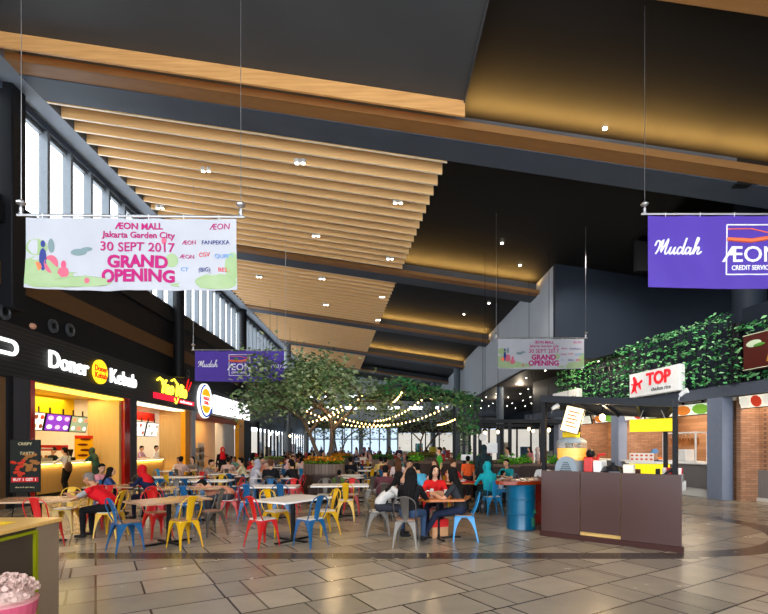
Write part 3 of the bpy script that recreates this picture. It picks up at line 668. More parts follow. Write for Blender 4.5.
# sign boxes on the ivy
def signbox(s, z, L, h, m, lab):
    t = rthing('sign_box', s, -.28, z, lab, 'sign'); MB().box(-L / 2, L / 2, 0, .22, -h / 2, h / 2, bev=.015).obj('box', m, t); return t
whs = mat('white_sign_face', hexc(225, 225, 223), .4, emit=.12)
t = signbox(2.72, 4.03, 2.6, .90, whs, 'white box sign with red bird emblem and red letters on the ivy')
text('word', 'TOP', .62, mat('sign_red', hexc(225, 35, 45), .4, emit=.3), t, .3, .1, -.02, bold=.02, ext=.015)
text('tagline', 'chicken rice', .2, mat('sign_grey', hexc(80, 80, 80), .5), t, .42, -.27, -.01, ext=.006)
b = MB(); sr = mat('sign_red', (1, 0, 0))
b.tube([(-1.0, -.02, .3), (-.9, -.02, .1), (-.98, -.02, -.15), (-1.15, -.02, -.3)], [.05, .08, .07, .02], 8); b.tube([(-.9, -.02, .05), (-.7, -.02, .0), (-.62, -.02, -.2)], [.05, .06, .02], 8); b.tube([(-.95, -.02, .0), (-1.15, -.02, .05)], [.05, .02], 6); b.tube([(-.8, -.02, .0), (-.55, -.02, .12)], [.03, .05], 6); b.tube([(-.95, -.02, -.1), (-.85, -.02, -.32)], [.04, .02], 6); b.obj('bird_emblem', sr, t)
t = signbox(8.9, 4.0, 2.4, .8, whs, 'white box sign with small grey letters above the kiosk roof')
text('word', 'CHA TEA', .36, mat('sign_grey', (0, 0, 0)), t, .35, -.05, -.01, ext=.006)
t = signbox(-2.3, 4.35, 2.6, 1.02, mat('brown_sign_face', hexc(84, 30, 20), .4), 'brown box sign with green leaf emblem at the right edge')
b = MB(); b.ell((-.95, -.01, .22), (.24, .012, .1), n=12); b.ell((-.8, -.012, .16), (.2, .012, .05), n=12, mi=1); b.obj('leaf_emblem', [mat('leaf_white', hexc(220, 235, 200), .5), mat('leaf_green', hexc(90, 150, 60), .5)], t)
text('word', 'Mister', .5, mat('sign_gold', hexc(214, 160, 60), .4), t, .05, -.2, -.01, shear=.3, ext=.01)
b = MB(); b.box(-1.3, 1.3, -.012, 0, .48, .5); b.box(-1.3, 1.3, -.012, 0, -.5, -.48); b.obj('border', mat('leaf_white', (1, 1, 1)), t)

# ivy on lattice
def leafcloud(mb, pts, size, rnd, mi_n=2, flat=None):
    for p in pts:
        s = size * rnd.uniform(.6, 1.3); M = Euler((rnd.uniform(-.9, .9), rnd.uniform(-.9, .9), rnd.uniform(0, 6.28))).to_matrix() if flat is None else Matrix.Rotation(flat, 3, 'Z') @ Euler((R(90) + rnd.uniform(-.7, .7), rnd.uniform(-1.5, 1.5), rnd.uniform(-.7, .7))).to_matrix()
        p = Vector(p); q = [M @ Vector(a) * s + p for a in ((0, -1, 0), (.55, -.25, .12), (.35, .35, .08), (0, 1, 0), (-.35, .35, .08), (-.55, -.25, .12))]
        mb.add(q, [(0, 1, 2, 3), (0, 3, 4, 5)], rnd.randrange(mi_n))
ivy1 = mat('ivy_leaf', hexc(122, 204, 132), .45, c2=hexc(86, 172, 102), scale=20); ivy2 = mat('ivy_leaf_pale', hexc(168, 222, 160), .45, c2=hexc(130, 196, 130), scale=20); ivy3 = mat('ivy_leaf_dark', hexc(52, 124, 68), .5)
def ivy(s0, s1, zf, lab, seed):
    rnd = random.Random(seed); t = rthing('ivy_screen', s0, 0, 3.56, lab, 'climbing plant', 'ivy screens over the right stalls'); Mi = t.matrix_basis.inverted() if False else None
    tr = MB(); pts = []; g = .42
    L = s1 - s0; nx = int(L / g)
    for i in range(nx + 1):
        x = i * L / nx; h = zf(s0 + x) - 3.56; tr.box(-x - .015, -x + .015, -.05, -.03, 0, h)
        for k in range(int(h * 22)): pts.append((-x + rnd.gauss(0, .04), -.08 + rnd.gauss(0, .05), rnd.uniform(0, h)))
    nz_ = 6
    for j in range(nz_):
        for k in range(int(L * 18)):
            x = rnd.uniform(0, L); h = zf(s0 + x) - 3.56; z = (j + .5) * h / nz_ + .05 * math.sin(x * 5 + j)
            pts.append((-x, -.08 + rnd.gauss(0, .05), z + rnd.gauss(0, .035)))
    for k in range(int(L * 26)):
        x = rnd.uniform(0, L); pts.append((-x, -.08 + rnd.gauss(0, .07), (zf(s0 + x) - 3.56) * rnd.uniform(.93, 1.02)))
    for j in range(nz_):
        h0 = zf(s0) - 3.56; h1 = zf(s1) - 3.56; tr.tube([(0, -.04, (j + .5) * h0 / nz_), (-L, -.04, (j + .5) * h1 / nz_)], .012, 5)
    tr.obj('trellis', blackm, t)
    mb = MB(); leafcloud(mb, pts, .072, rnd, 3); tag(mb.obj('foliage', [ivy1, ivy2, ivy3], t), kind='stuff')
ivy(-.28, 9.9, lambda s: 5.74 - .014 * s, 'long ivy-covered trellis over the right stalls, behind the white sign', 5)
ivy(-5, -.62, lambda s: 5.2 - .03 * s, 'second ivy trellis piece at the right edge, behind the brown sign', 6)
for i in range(6):
    pass
t = rthing('ribbed_pipe', -.45, .1, 3.56, 'black ribbed hose standing in the gap of the ivy before the column', 'pipe')
b = MB(); b.lathe([(.14 + .035 * (k % 2), .12 * k) for k in range(16)], 14); autosm(b.obj('hose', blackm, t)); MB().lathe([(.2, 0), (.2, .05)], 14).obj('collar', blackm, t)
# ================================================================== CHAIRS AND TABLES
CC = {'red': mat('red_metal', hexc(190, 26, 24), .35, coat=.3), 'blue': mat('blue_metal', hexc(14, 84, 130), .35, coat=.3), 'light blue': mat('light_blue_metal', hexc(22, 132, 190), .35, coat=.3),
      'yellow': mat('yellow_metal', hexc(214, 162, 8), .35, coat=.3), 'grey': mat('gunmetal', hexc(104, 98, 92), .38, .6)}
seatwood = wood('brown_seat_wood', hexc(150, 112, 84), hexc(120, 86, 62), 4, (1, 8, 1), .3)
seatpale = wood('pale_seat', hexc(206, 200, 194), hexc(186, 178, 170), 4, (1, 8, 1), .3)
def rrect(w, h, r, n=4):
    p = []
    for cx, cy, a0 in ((w - r, h - r, 0), (-w + r, h - r, 90), (-w + r, -h + r, 180), (w - r, -h + r, 270)):
        for i in range(n + 1): a = R(a0 + 90 * i / n); p.append((cx + r * math.cos(a), cy + r * math.sin(a)))
    return p
def chair_parts():
    P = {}
    b = MB(); b.prism(rrect(.175, .175, .06), .425, .45); P['seat_frame'] = b.mesh('seat_frame', CC['red'])
    b = MB(); b.prism(rrect(.17, .17, .055), .451, .465); P['seat'] = b.mesh('seat', seatwood)
    # pressed legs: tapering angle sections splaying outwards, arched into each other at the top
    for (sx, sy) in ((1, 1), (-1, 1), (1, -1), (-1, -1)):
        b = MB(); back = sy < 0
        T = Vector((.165 * sx, .165 * sy, .43)); Bm = Vector((.205 * sx, (.20 if not back else .245) * sy, 0))
        vs = []; n = 6
        for i in range(n + 1):
            t_ = i / n; c = T.lerp(Bm, t_); wd = .085 * (1 - t_) ** 3.5 + .040 * (1 - t_) + .02 * t_
            vs += [c + Vector((-sx * wd, 0, 0)), c, c + Vector((0, -sy * wd, 0)), c + Vector((0, -sy * wd, 0)) + Vector((-sx * .006, 0, 0)), c + Vector((-sx * .008, -sy * .008, 0)), c + Vector((-sx * wd, -sy * .006, 0))]
        fs = []
        for i in range(n):
            for j in range(6):
                q = (i * 6 + j, i * 6 + (j + 1) % 6, i * 6 + 6 + (j + 1) % 6, i * 6 + 6 + j); fs.append(q if sx * sy > 0 else q[::-1])
        fs += [tuple(range(6))[::-1], tuple(range(n * 6, n * 6 + 6))]
        b.add(vs, fs); P[('leg', sx, sy)] = b.mesh('leg', CC['red'])
    b = MB(); pth = []
    for i in range(17):
        a = math.pi * i / 16; x = .185 * math.cos(a) * (1 if True else 1); z = .70 + .15 * math.sin(a)
        pth.append((x, -.17 - .10 * (z - .45) / .4, z))
    pth = [(.165, -.12, .445), (.178, -.18, .55)] + pth + [(-.178, -.18, .55), (-.165, -.12, .445)]
    b.tube(pth, .0105, 6); P['back_hoop'] = b.mesh('back_hoop', CC['red'], True)
    b = MB(); n = 8; vs = []
    for i in range(n + 1):
        t_ = i / n; z = .44 + .405 * t_; wd = .05 + .027 * t_; y = -.155 - .115 * t_ + .02 * math.sin(math.pi * t_)
        vs += [(-wd, y, z), (-wd * .5, y - .008, z), (wd * .5, y - .008, z), (wd, y, z), (wd * .5, y - .014, z), (-wd * .5, y - .014, z)]
    fs = []
    for i in range(n):
        for j in range(6): fs.append((i * 6 + j, i * 6 + (j + 1) % 6, i * 6 + 6 + (j + 1) % 6, i * 6 + 6 + j))
    fs += [tuple(range(6))[::-1], tuple(range(n * 6, n * 6 + 6))]
    b.add(vs, fs); P['back_splat'] = b.mesh('back_splat', CC['red'])
    return P
CP = chair_parts(); _far = None
def far_chair_mesh(seatm):
    b = MB()
    for k, me in CP.items():
        mi = 1 if k == 'seat' else 0
        b.add([v.co[:] for v in me.vertices], [tuple(p.vertices) for p in me.polygons], mi)
    return b.mesh('metal_chair', [CC['red'], seatm])
FARC = far_chair_mesh(seatpale)
def chair(x, y, hd, color, label, group=None, seat=seatpale, far=False):
    """hd: direction the sitter faces, degrees from +X"""
    if far:
        o = mobj('metal_chair', FARC, None, (x, y, 0), R(hd - 90)); setmat(o, 0, CC[color]); return tag(o, label, 'chair', group)
    t = thing('metal_chair', (x, y, 0), R(hd - 90), label, 'chair', group)
    for k, me in CP.items():
        nm = k if isinstance(k, str) else 'leg'
        o = mobj(nm, me, t); setmat(o, 0, seat if nm == 'seat' else CC[color])
    return t
topw = mat('white_laminate', hexc(228, 222, 216), .22, c2=hexc(216, 209, 202), scale=2)
topb = wood('tan_laminate', hexc(172, 136, 102), hexc(152, 116, 84), 2, (1, 7, 1), .25)
topo = wood('orange_brown_wood', hexc(176, 104, 50), hexc(150, 82, 36), 2, (1, 7, 1), .25)
topr = wood('red_varnished_wood', hexc(150, 58, 26), hexc(110, 38, 18), 3, (1, 7, 1), .2)
TM = {}
def table_meshes(L, W, top, shape='rect'):
    k = (L, W, top.name, shape)
    if k in TM: return TM[k]
    b = MB()
    if shape == 'rect': b.prism(rrect(L / 2, W / 2, .025, 2), .72, .75); 
    elif shape == 'hex': b.prism([(L / 2 * math.cos(R(60 * i)), L / 2 * math.sin(R(60 * i))) for i in range(6)], .715, .75)
    else: b.lathe([(L / 2 - .01, .72), (L / 2, .73), (L / 2, .745), (L / 2 - .01, .75)], 28)
    a = b.mesh('tabletop', top)
    b = MB(); b.lathe([(.045, .03), (.04, .1), (.04, .66), (.12, .70), (.12, .72)], 12); c = b.mesh('pedestal', blackm, False)
    b = MB()
    for r in (0, 90):
        M = Matrix.Rotation(R(r), 4, 'Z'); b.box(-.33 if r else -.42, .33 if r else .42, -.035, .035, .0, .03, M=M, bev=.008)
    d = b.mesh('cross_base', blackm)
    TM[k] = (a, c, d); return TM[k]
def table(x, y, ang, label, L=1.2, W=.8, top=topw, shape='rect', group=None):
    t = thing('cafe_table', (x, y, 0), R(ang), label, 'table', group)
    a, c, d = table_meshes(L, W, top, shape)
    mobj('tabletop', a, t); mobj('pedestal', c, t); mobj('cross_base', d, t); return t

# ================================================================== PEOPLE
def ik(s, t, l1, l2, pole):
    s, t, pole = Vector(s), Vector(t), Vector(pole); d = t - s; L = min(d.length, (l1 + l2) * .999); dn = d.normalized(); t = s + dn * L
    a = (l1 * l1 - l2 * l2 + L * L) / (2 * L); h = math.sqrt(max(l1 * l1 - a * a, 0)); p = pole - dn * pole.dot(dn); p.normalize()
    return s + dn * a + p * h, t
def pose(kind='sit', lean=.12, side=0, arms='table', yaw=0, pitch=.0, legs='normal', w=1.0, turn=0, h=.46):
    """joints of a figure facing +Y, hips over the origin"""
    J = {'w': w}
    if kind == 'sit': H = Vector((0, 0, h + .10))
    else: H = Vector((0, 0, .90))
    up = Vector((math.sin(side), math.sin(lean), math.cos(lean))).normalized()
    up2 = Vector((math.sin(side * 1.2), math.sin(lean * 1.35), math.cos(lean * 1.35))).normalized()
    mid = H + up * .20; N = mid + up2 * .25
    J['H'] = H; J['mid'] = mid; J['N'] = N
    rx = Vector((math.cos(turn), math.sin(turn), -math.sin(side))).normalized()
    J['SL'] = N - rx * .175 * w + Vector((0, 0, -.05)); J['SR'] = N + rx * .175 * w + Vector((0, 0, -.05))
    hy = Matrix.Rotation(yaw + turn, 3, 'Z'); hp = Matrix.Rotation(-pitch, 3, 'X')
    up3 = Vector((up2.x * .5, up2.y * .75 + math.sin(pitch) * .3, up2.z)).normalized()
    J['C'] = N + up3 * .185 + hy @ Vector((0, .025, 0)); J['HR'] = hy @ hp
    tz = .80 if kind == 'sit' else 1.08
    def arm(side_, tgt, pole=None):
        S = J['SL' if side_ < 0 else 'SR']; E, Wr = ik(S, tgt, .28, .25, pole or (side_ * .7, -.4, -.6)); J[('E', side_)] = E; J[('W', side_)] = Wr
    for s in (-1, 1):
        S = J['SL' if s < 0 else 'SR']
        if arms == 'table' or (arms == 'face' and s < 0) or (arms == 'phone'): arm(s, (s * .10, S.y + .34, tz))
        elif arms == 'face': arm(s, J['C'] + Vector((s * .07, .12, -.09)), (s * .5, .3, -1))
        elif arms == 'lap': arm(s, (s * .09, S.y + .26, h + .17))
        elif arms == 'down': arm(s, (S.x + s * .07, S.y + .04, S.z - .51), (s * .3, -1, 0))
        elif arms == 'reach': arm(s, (s * .16, S.y + .42, tz))
        elif arms == 'sleep': arm(s, (-s * .12, S.y + .22, tz + .02), (s, .2, -.2))
        elif arms == 'elbows': arm(s, (s * .05, S.y + .25, tz + .22), (s * .5, .6, -1))
    for s in (-1, 1):
        hp_ = H + Vector((s * .09, 0, -.02))
        if kind == 'sit':
            if legs == 'cross' and s < 0: a = Vector((-.32, .62, .16)); pl = (0, .4, 1)
            elif legs == 'under': a = Vector((s * .12, .22, .08)); pl = (0, 1, .5)
            elif legs == 'fwd': a = Vector((s * .13, .62, .08)); pl = (0, .3, 1)
            else: a = Vector((s * .13, .42, .08)); pl = (s * .1, 1, .8)
        else: a = Vector((s * .1, .05 * s, .08)); pl = (0, 1, 0)
        K, A = ik(hp_, a, .43 if kind == 'sit' else .41, .42, pl); J[('h', s)] = hp_; J[('K', s)] = K; J[('A', s)] = A
    J['kind'] = kind; return J
SK, TP, SL, BT, SH, EY = range(6)
def body_mesh(J, vox=.02, fingers=False, robe=False, hair=None):
    prims = []; w = J['w']
    def cap(a, b, ra, rb_, m): prims.append((Vector(a), Vector(b), ra, rb_, m))
    H, mid, N, C = J['H'], J['mid'], J['N'], J['C']; HR = J['HR']
    x = (J['SR'] - J['SL']).normalized(); fwd = x.cross(Vector((0, 0, 1))) * -1
    if fwd.y < 0 and abs(fwd.y) > .3: fwd = -fwd
    for s in (-1, 1):
        cap(H + Vector((s * .075, 0, .0)), H + Vector((s * .075, 0, -.03)), .105 * w, .10 * w, BT)
        cap(H + Vector((s * .06, 0, .06)), mid + x * s * .05 * w, .105 * w, .10 * w, TP)
        cap(mid + x * s * .05 * w, N + x * s * .075 * w + Vector((0, 0, -.11)), .10 * w, .105 * w, TP)
        S = J['SL'] if s < 0 else J['SR']; E, Wr = J[('E', s)], J[('W', s)]
        cap(N + Vector((0, 0, -.045)), S, .062, .056, TP)
        cap(S, S.lerp(E, .3), .055, .050, TP); cap(S.lerp(E, .25), S.lerp(E, .7), .052, .046, 7); cap(S.lerp(E, .7), E, .044, .038, SL); cap(E, E.lerp(Wr, .35), .040, .037, SL); cap(E.lerp(Wr, .35), Wr, .037, .025, SL)
        d = (Wr - E).normalized(); hd = Vector((d.x, d.y, d.z * .3)).normalized() if J['kind'] == 'sit' else d
        inw = Vector((-s, 0, 0)); sidev = hd.cross(Vector((0, 0, 1))); sidev = sidev.normalized() if sidev.length > .2 else Vector((0, 1, 0))
        palm = Wr + hd * .07
        cap(Wr, Wr + hd * .03, .024, .027, SK); cap(Wr + hd * .03 + sidev * .014, palm + sidev * .02, .019, .018, SK); cap(Wr + hd * .03 - sidev * .014, palm - sidev * .02, .019, .018, SK)
        fl = (.07, .078, .072, .056)
        for i in range(4):
            o = sidev * (.03 - .02 * i) * (1.15 if fingers else 1); p0 = Wr + hd * .085 + o; p1 = p0 + hd * fl[i] * .55 + o * .12; p2 = p1 + (hd + Vector((0, 0, -.7))).normalized() * fl[i] * .45
            cap(p0 - hd * .02, p1, .0105, .0095, SK); cap(p1, p2, .0095, .008, SK)
        tv = (sidev * (1 if (inw.dot(sidev) > 0) else -1))
        cap(Wr + hd * .025 + tv * .02, Wr + hd * .065 + tv * .048, .014, .012, SK); cap(Wr + hd * .065 + tv * .048, Wr + hd * .095 + tv * .052, .012, .0095, SK)
        hp_, K, A = J[('h', s)], J[('K', s)], J[('A', s)]
        cap(hp_, K, .092 * w, .062, BT); cap(K, K.lerp(A, .35), .060, .056, BT); cap(K.lerp(A, .35), A, .056, .040, BT)
        f = Vector((K.x - hp_.x, K.y - hp_.y, 0)) if J['kind'] == 'sit' else Vector((s * .15, 1, 0)); f = f.normalized()
        az = A.z
        cap(A + Vector((0, 0, 0)), A + Vector((0, 0, -.02)) - f * .02, .04, .042, SH); cap(A - f * .02 + Vector((0, 0, -.045)), A + f * .13 + Vector((0, 0, -.052)), .036, .028, SH)
    cap(N + Vector((0, 0, -.05)), N + Vector((0, 0, -.02)), .075, .055, TP)
    cap(N + Vector((0, 0, -.02)), C + HR @ Vector((0, -.02, -.05)), .05, .047, SK)
    if robe:
        if J['kind'] == 'sit': cap(H + Vector((0, .05, -.02)), (J[('K', -1)] + J[('K', 1)]) / 2, .15, .12, BT); cap((J[('K', -1)] + J[('K', 1)]) / 2, (J[('A', -1)] + J[('A', 1)]) / 2 + Vector((0, 0, .05)), .12, .13, BT)
        else: cap(H, (J[('A', -1)] + J[('A', 1)]) / 2 + Vector((0, 0, .08)), .15, .19, BT)
    # head
    hc = lambda a: C + HR @ Vector(a)
    heads = [((0, -.012, .02), (.076, .094, .092)), ((0, .012, -.035), (.062, .074, .072)), ((0, .04, -.085), (.034, .034, .026))]
    mb = MB()
    for (a, b, ra, rb_, m) in prims:
        L = (b - a).length; t = (b - a) / L if L > 1e-5 else Vector((0, 0, 1))
        path = []; rr = []
        for th in (80, 55, 30): path.append(a - t * ra * math.sin(R(th))); rr.append(ra * math.cos(R(th)))
        path += [a, b]; rr += [ra, rb_]
        for th in (30, 55, 80): path.append(b + t * rb_ * math.sin(R(th))); rr.append(rb_ * math.cos(R(th)))
        mb.tube(path, rr, 10)
    for c, r in heads: mb.ell(hc(c), r, HR, 14)
    mb.tube([hc((0, .085, .012)), hc((0, .108, -.022)), hc((0, .088, -.032))], [.009, .016, .01], 8)
    for s in (-1, 1): mb.ell(hc((s * .078, -.008, -.01)), (.012, .022, .032), HR, 8)
    mb.ell(hc((0, .084, -.058)), (.024, .012, .010), HR, 8)
    mb.ell(hc((0, .078, .03)), (.05, .014, .012), HR, 8)
    me = mb.mesh('b', [])
    o = bpy.data.objects.new('b', me); COL.objects.link(o)
    md = o.modifiers.new('r', 'REMESH'); md.mode = 'VOXEL'; md.voxel_size = vox; md.use_smooth_shade = True
    ms = o.modifiers.new('s', 'SMOOTH'); ms.factor = .5; ms.iterations = 2 if vox < .016 else 1
    dg = bpy.context.evaluated_depsgraph_get(); out = bpy.data.meshes.new_from_object(o.evaluated_get(dg)); bpy.data.objects.remove(o); bpy.data.meshes.remove(me)
    nf = len(out.polygons); cen = np.empty(nf * 3); out.polygons.foreach_get('center', cen); cen = cen.reshape(-1, 3)
    best = np.full(nf, 1e9); idx = np.zeros(nf, dtype=np.int32)
    for (a, b, ra, rb_, m) in prims:
        a_, b_ = np.array(a), np.array(b); ab = b_ - a_; L2 = max(ab @ ab, 1e-9); t = np.clip((cen - a_) @ ab / L2, 0, 1)
        d = np.linalg.norm(cen - (a_ + t[:, None] * ab), axis=1) - (ra + (rb_ - ra) * t)
        q = d < best; best[q] = d[q]; idx[q] = m
    Ri = np.array(HR.transposed())
    for c, r in heads + [((0, .1, -.01), (.02, .02, .03)), ((.08, -.01, -.01), (.02, .03, .035)), ((-.08, -.01, -.01), (.02, .03, .035))]:
        q_ = (cen - np.array(hc(c))) @ Ri.T / np.array(r); d = (np.linalg.norm(q_, axis=1) - 1) * min(r)
        q = d < best; best[q] = d[q]; idx[q] = SK
    # eyes, brows and lips as small shapes joined into the body
    vs = [v.co[:] for v in out.vertices]; fs = [tuple(p.vertices) for p in out.polygons]
    f = MB(); f.v = vs; f.f = fs; f.m = list(map(int, idx))
    for s in (-1, 1):
        f.ell(hc((s * .031, .0775, .012)), (.014, .007, .007), HR, 6, mi=EY); f.ell(hc((s * .031, .084, .036)), (.019, .005, .004), HR, 6, mi=EY)
    f.ell(hc((0, .096, -.057)), (.022, .005, .007), HR, 8, mi=6)
    res = f.mesh('body', [mat('skin', hexc(196, 144, 112), .5)] * 8, True); bpy.data.meshes.remove(out)
    return res
def hair_mesh(J, kind, vox=.016):
    C, HR, N = J['C'], J['HR'], J['N']; hc = lambda a: C + HR @ Vector(a); mb = MB()
    sm = 1
    if kind == 'short':
        mb.ell(hc((0, -.026, .032)), (.086, .094, .09), HR, 16); mb.ell(hc((0, -.05, -.02)), (.074, .06, .07), HR, 14); mb.ell(hc((0, .04, .085)), (.06, .045, .03), HR, 10)
    elif kind == 'stubble':
        mb.ell(hc((0, -.016, .026)), (.080, .096, .09), HR, 16); mb.ell(hc((0, -.045, -.02)), (.072, .058, .06), HR, 14)
    elif kind in ('long', 'tail', 'bun'):
        mb.ell(hc((0, -.022, .03)), (.088, .096, .093), HR, 16); mb.ell(hc((0, -.05, -.03)), (.082, .062, .08), HR, 14)
        if kind == 'long':
            for s in (-1, 0, 1):
                mb.tube([hc((s * .05, -.06, .0)), hc((s * .062, -.085, -.12)), N + Vector((s * .07, -.115, -.09)), N + Vector((s * .065, -.13, -.24)), N + Vector((s * .05, -.12, -.33))], [.045, .05, .046, .036, .012], 10)
            for s in (-1, 1): mb.tube([hc((s * .075, .0, .03)), hc((s * .086, .0, -.07)), hc((s * .08, -.01, -.17))], [.025, .028, .015], 8)
        elif kind == 'tail': mb.tube([hc((0, -.1, .03)), hc((0, -.15, .0)), hc((0, -.15, -.1)), hc((0, -.13, -.2))], [.03, .035, .03, .01], 8)
        else: mb.ell(hc((0, -.115, .05)), (.045, .045, .045), HR, 10)
    elif kind in ('scarf', 'cap'):
        if kind == 'scarf':
            mb.ell(hc((0, -.022, .018)), (.094, .105, .112), HR, 16)
            mb.tube([hc((0, -.03, -.03)), hc((0, -.02, -.11)), N + Vector((0, -.015, -.02)), N + Vector((0, -.02, -.12)), N + Vector((0, -.03, -.22))], [.085, .088, .125, .165, .155], 16)
            for s in (-1, 1): mb.tube([hc((s * .076, .03, .03)), hc((s * .07, .045, -.05)), hc((s * .03, .055, -.12))], [.022, .026, .03], 8)
        else:
            mb.ell(hc((0, -.015, .04)), (.088, .1, .088), HR, 16); mb.ell(hc((0, .09, .045)), (.06, .06, .012), HR, 12)
    me = mb.mesh('h', []); o = bpy.data.objects.new('h', me); COL.objects.link(o)
    md = o.modifiers.new('r', 'REMESH'); md.mode = 'VOXEL'; md.voxel_size = vox; md.use_smooth_shade = True
    ms = o.modifiers.new('s', 'SMOOTH'); ms.iterations = 2
    dg = bpy.context.evaluated_depsgraph_get(); out = bpy.data.meshes.new_from_object(o.evaluated_get(dg)); bpy.data.objects.remove(o); bpy.data.meshes.remove(me)
    out.materials.clear(); out.materials.append(mat('black_hair', hexc(30, 26, 26), .5)); return out
SKIN = [mat('skin_%d' % i, hexc(*c), .5, c2=hexc(*[int(q * .93) for q in c])) for i, c in enumerate(((200, 150, 118), (178, 124, 92), (158, 108, 80), (214, 168, 138)))]
EYE = mat('dark_eye', hexc(24, 18, 16), .3); LIP = mat('lip', hexc(150, 70, 66), .5)
def cloth(c): return mat('cloth_%02x%02x%02x' % c, hexc(*c), .8, c2=hexc(*[int(q * .86) for q in c]), scale=14)
HAIRC = {'black': (17, 15, 15), 'brown': (84, 54, 36), 'grey': (112, 104, 96)}
_PM = {}
POSES = {
    'table': dict(arms='table', lean=.18), 'forward': dict(arms='table', lean=.42, pitch=.15), 'upright': dict(arms='lap', lean=.02), 'face': dict(arms='face', lean=.22), 'left': dict(arms='table', lean=.15, yaw=.7),
    'right': dict(arms='table', lean=.15, yaw=-.7), 'elbows': dict(arms='elbows', lean=.3), 'stand': dict(kind='stand', arms='down', lean=.0), 'stand_work': dict(kind='stand', arms='table', lean=.08, pitch=.2), 'stand_lean': dict(kind='stand', arms='reach', lean=.22)}
def person(x, y, hd, pz, hair, top, bottom, label, sleeve=None, shoe=(40, 38, 38), skin=0, hairc='black', haircol=None, z=0, group=None, vox=.022, fingers=False, robe=False, scale=1, far=False, upsleeve=None, **kw):
    """sleeve: colour of a long sleeve or None for bare forearms"""
    key = (pz if isinstance(pz, str) else None, tuple(sorted(kw.items())), vox, robe)
    if key not in _PM or pz is None:
        J = pose(**{**POSES.get(pz, {}), **kw}); _PM[key] = (J, body_mesh(J, vox, fingers, robe), {})
    J, me, hs = _PM[key]
    if hair and hair not in hs: hs[hair] = hair_mesh(J, hair, .012 if vox < .016 else .018)
    o = mobj('person', me, None, (x, y, z), R(hd - 90)); o.scale = (scale,) * 3
    tc = cloth(top)
    for i, m in enumerate((SKIN[skin], tc, cloth(sleeve) if sleeve else SKIN[skin], cloth(bottom), cloth(shoe), EYE, LIP, cloth(upsleeve) if upsleeve else tc)): setmat(o, i, m)
    tag(o, label, 'person', group)
    if hair:
        h = mobj({'scarf': 'headscarf', 'cap': 'cap'}.get(hair, 'hair'), hs[hair], o)
        setmat(h, 0, cloth(haircol) if haircol else mat('hair_' + hairc, hexc(*HAIRC[hairc]), .8))
    return o
# ================================================================== KIOSK
KF = Vector((2.93, 8.95, 0)); KU = Vector((1.70, -1.48, 0)); KL = KU.length; KA = math.atan2(KU.y, KU.x)
brownp = mat('maroon_brown_panel', hexc(70, 40, 34), .3, c2=hexc(62, 35, 30), scale=1.5)
kio = thing('food_kiosk', KF, KA, 'maroon-brown kiosk with black slatted frame roof on the ring of dark floor tiles', 'kiosk')
for (a, b_, zb_) in ((0, .70, .09), (.715, 1.36, .16), (1.375, KL, .09)):
    MB().box(a, b_, 0, .04, zb_, 1.215, bev=.004).obj('front_panel', brownp, kio)
MB().box(-.02, KL + .02, -.02, .1, 0, .09).obj('plinth', mat('dark_maroon_plinth', hexc(66, 40, 36), .4), kio)
MB().box(.02, KL - .02, .05, .09, .02, 1.2).obj('inner_board', wood('raw_plywood', hexc(222, 180, 110), hexc(200, 156, 90), 3), kio)
MB().box(0, .04, .09, 1.6, 0, 1.2).obj('side_panel', brownp, kio)
MB().box(0.1, 1.3, 1.62, 1.66, 0, 1.22).obj('rear_panel', brownp, kio)
MB().box(.04, 1.0, .09, .62, .93, .97, bev=.006).obj('worktop', wtop, kio); MB().box(1.0, KL - .04, .09, .66, .93, 1.09, bev=.006).obj('worktop', wtop, kio)
Kinv = Matrix.Translation(KF) @ Matrix.Rotation(KA, 4, 'Z'); Kinv = Kinv.inverted()
def KW(x, y, z): return Kinv @ Vector((x, y, z))
QF, QR, QBL, QBR = KW(2.98, 8.98, 2.55), KW(4.58, 7.56, 2.34), KW(4.28, 10.6, 2.44), KW(5.36, 9.15, 2.26)
for q in (QF, QR, QBL, QBR): MB().box(q.x - .035, q.x + .035, q.y - .035 + .04, q.y + .035 + .04, 0.0, q.z).obj('post', blackm, kio)
q = QBL; MB().box(q.x - .18, q.x - .11, q.y, q.y + .07, 0, q.z).obj('post', blackm, kio)
def barm(p, q, w_=.04, h=.06):
    d = (q - p); M = d.to_track_quat('X', 'Z').to_matrix().to_4x4(); M.translation = p
    return MB().box(-.04, d.length + .04, -w_, w_, -h, h, M=M)
for p, q in ((QF, QR), (QBL, QBR), (QF, QBL), (QR, QBR)): barm(p, q).obj('roof_beam', mat('black_timber', hexc(40, 42, 46), .5), kio)
for i in range(1, 9):
    t_ = i / 9; barm(QF.lerp(QBL, t_), QR.lerp(QBR, t_), .035, .02).obj('roof_slat', mat('black_timber', (0, 0, 0)), kio)
for i in range(3):
    t_ = .25 * (i + 1); barm(QF.lerp(QR, t_) + Vector((0, 0, -.05)), QBL.lerp(QBR, t_) + Vector((0, 0, -.05)), .02, .03).obj('roof_rafter', mat('black_timber', (0, 0, 0)), kio)
def kthing(name, x, y, z, label, cat, rz=0, group=None): return thing(name, Kinv.inverted() @ Vector((x, y, z)), KA + rz, label, cat, group)
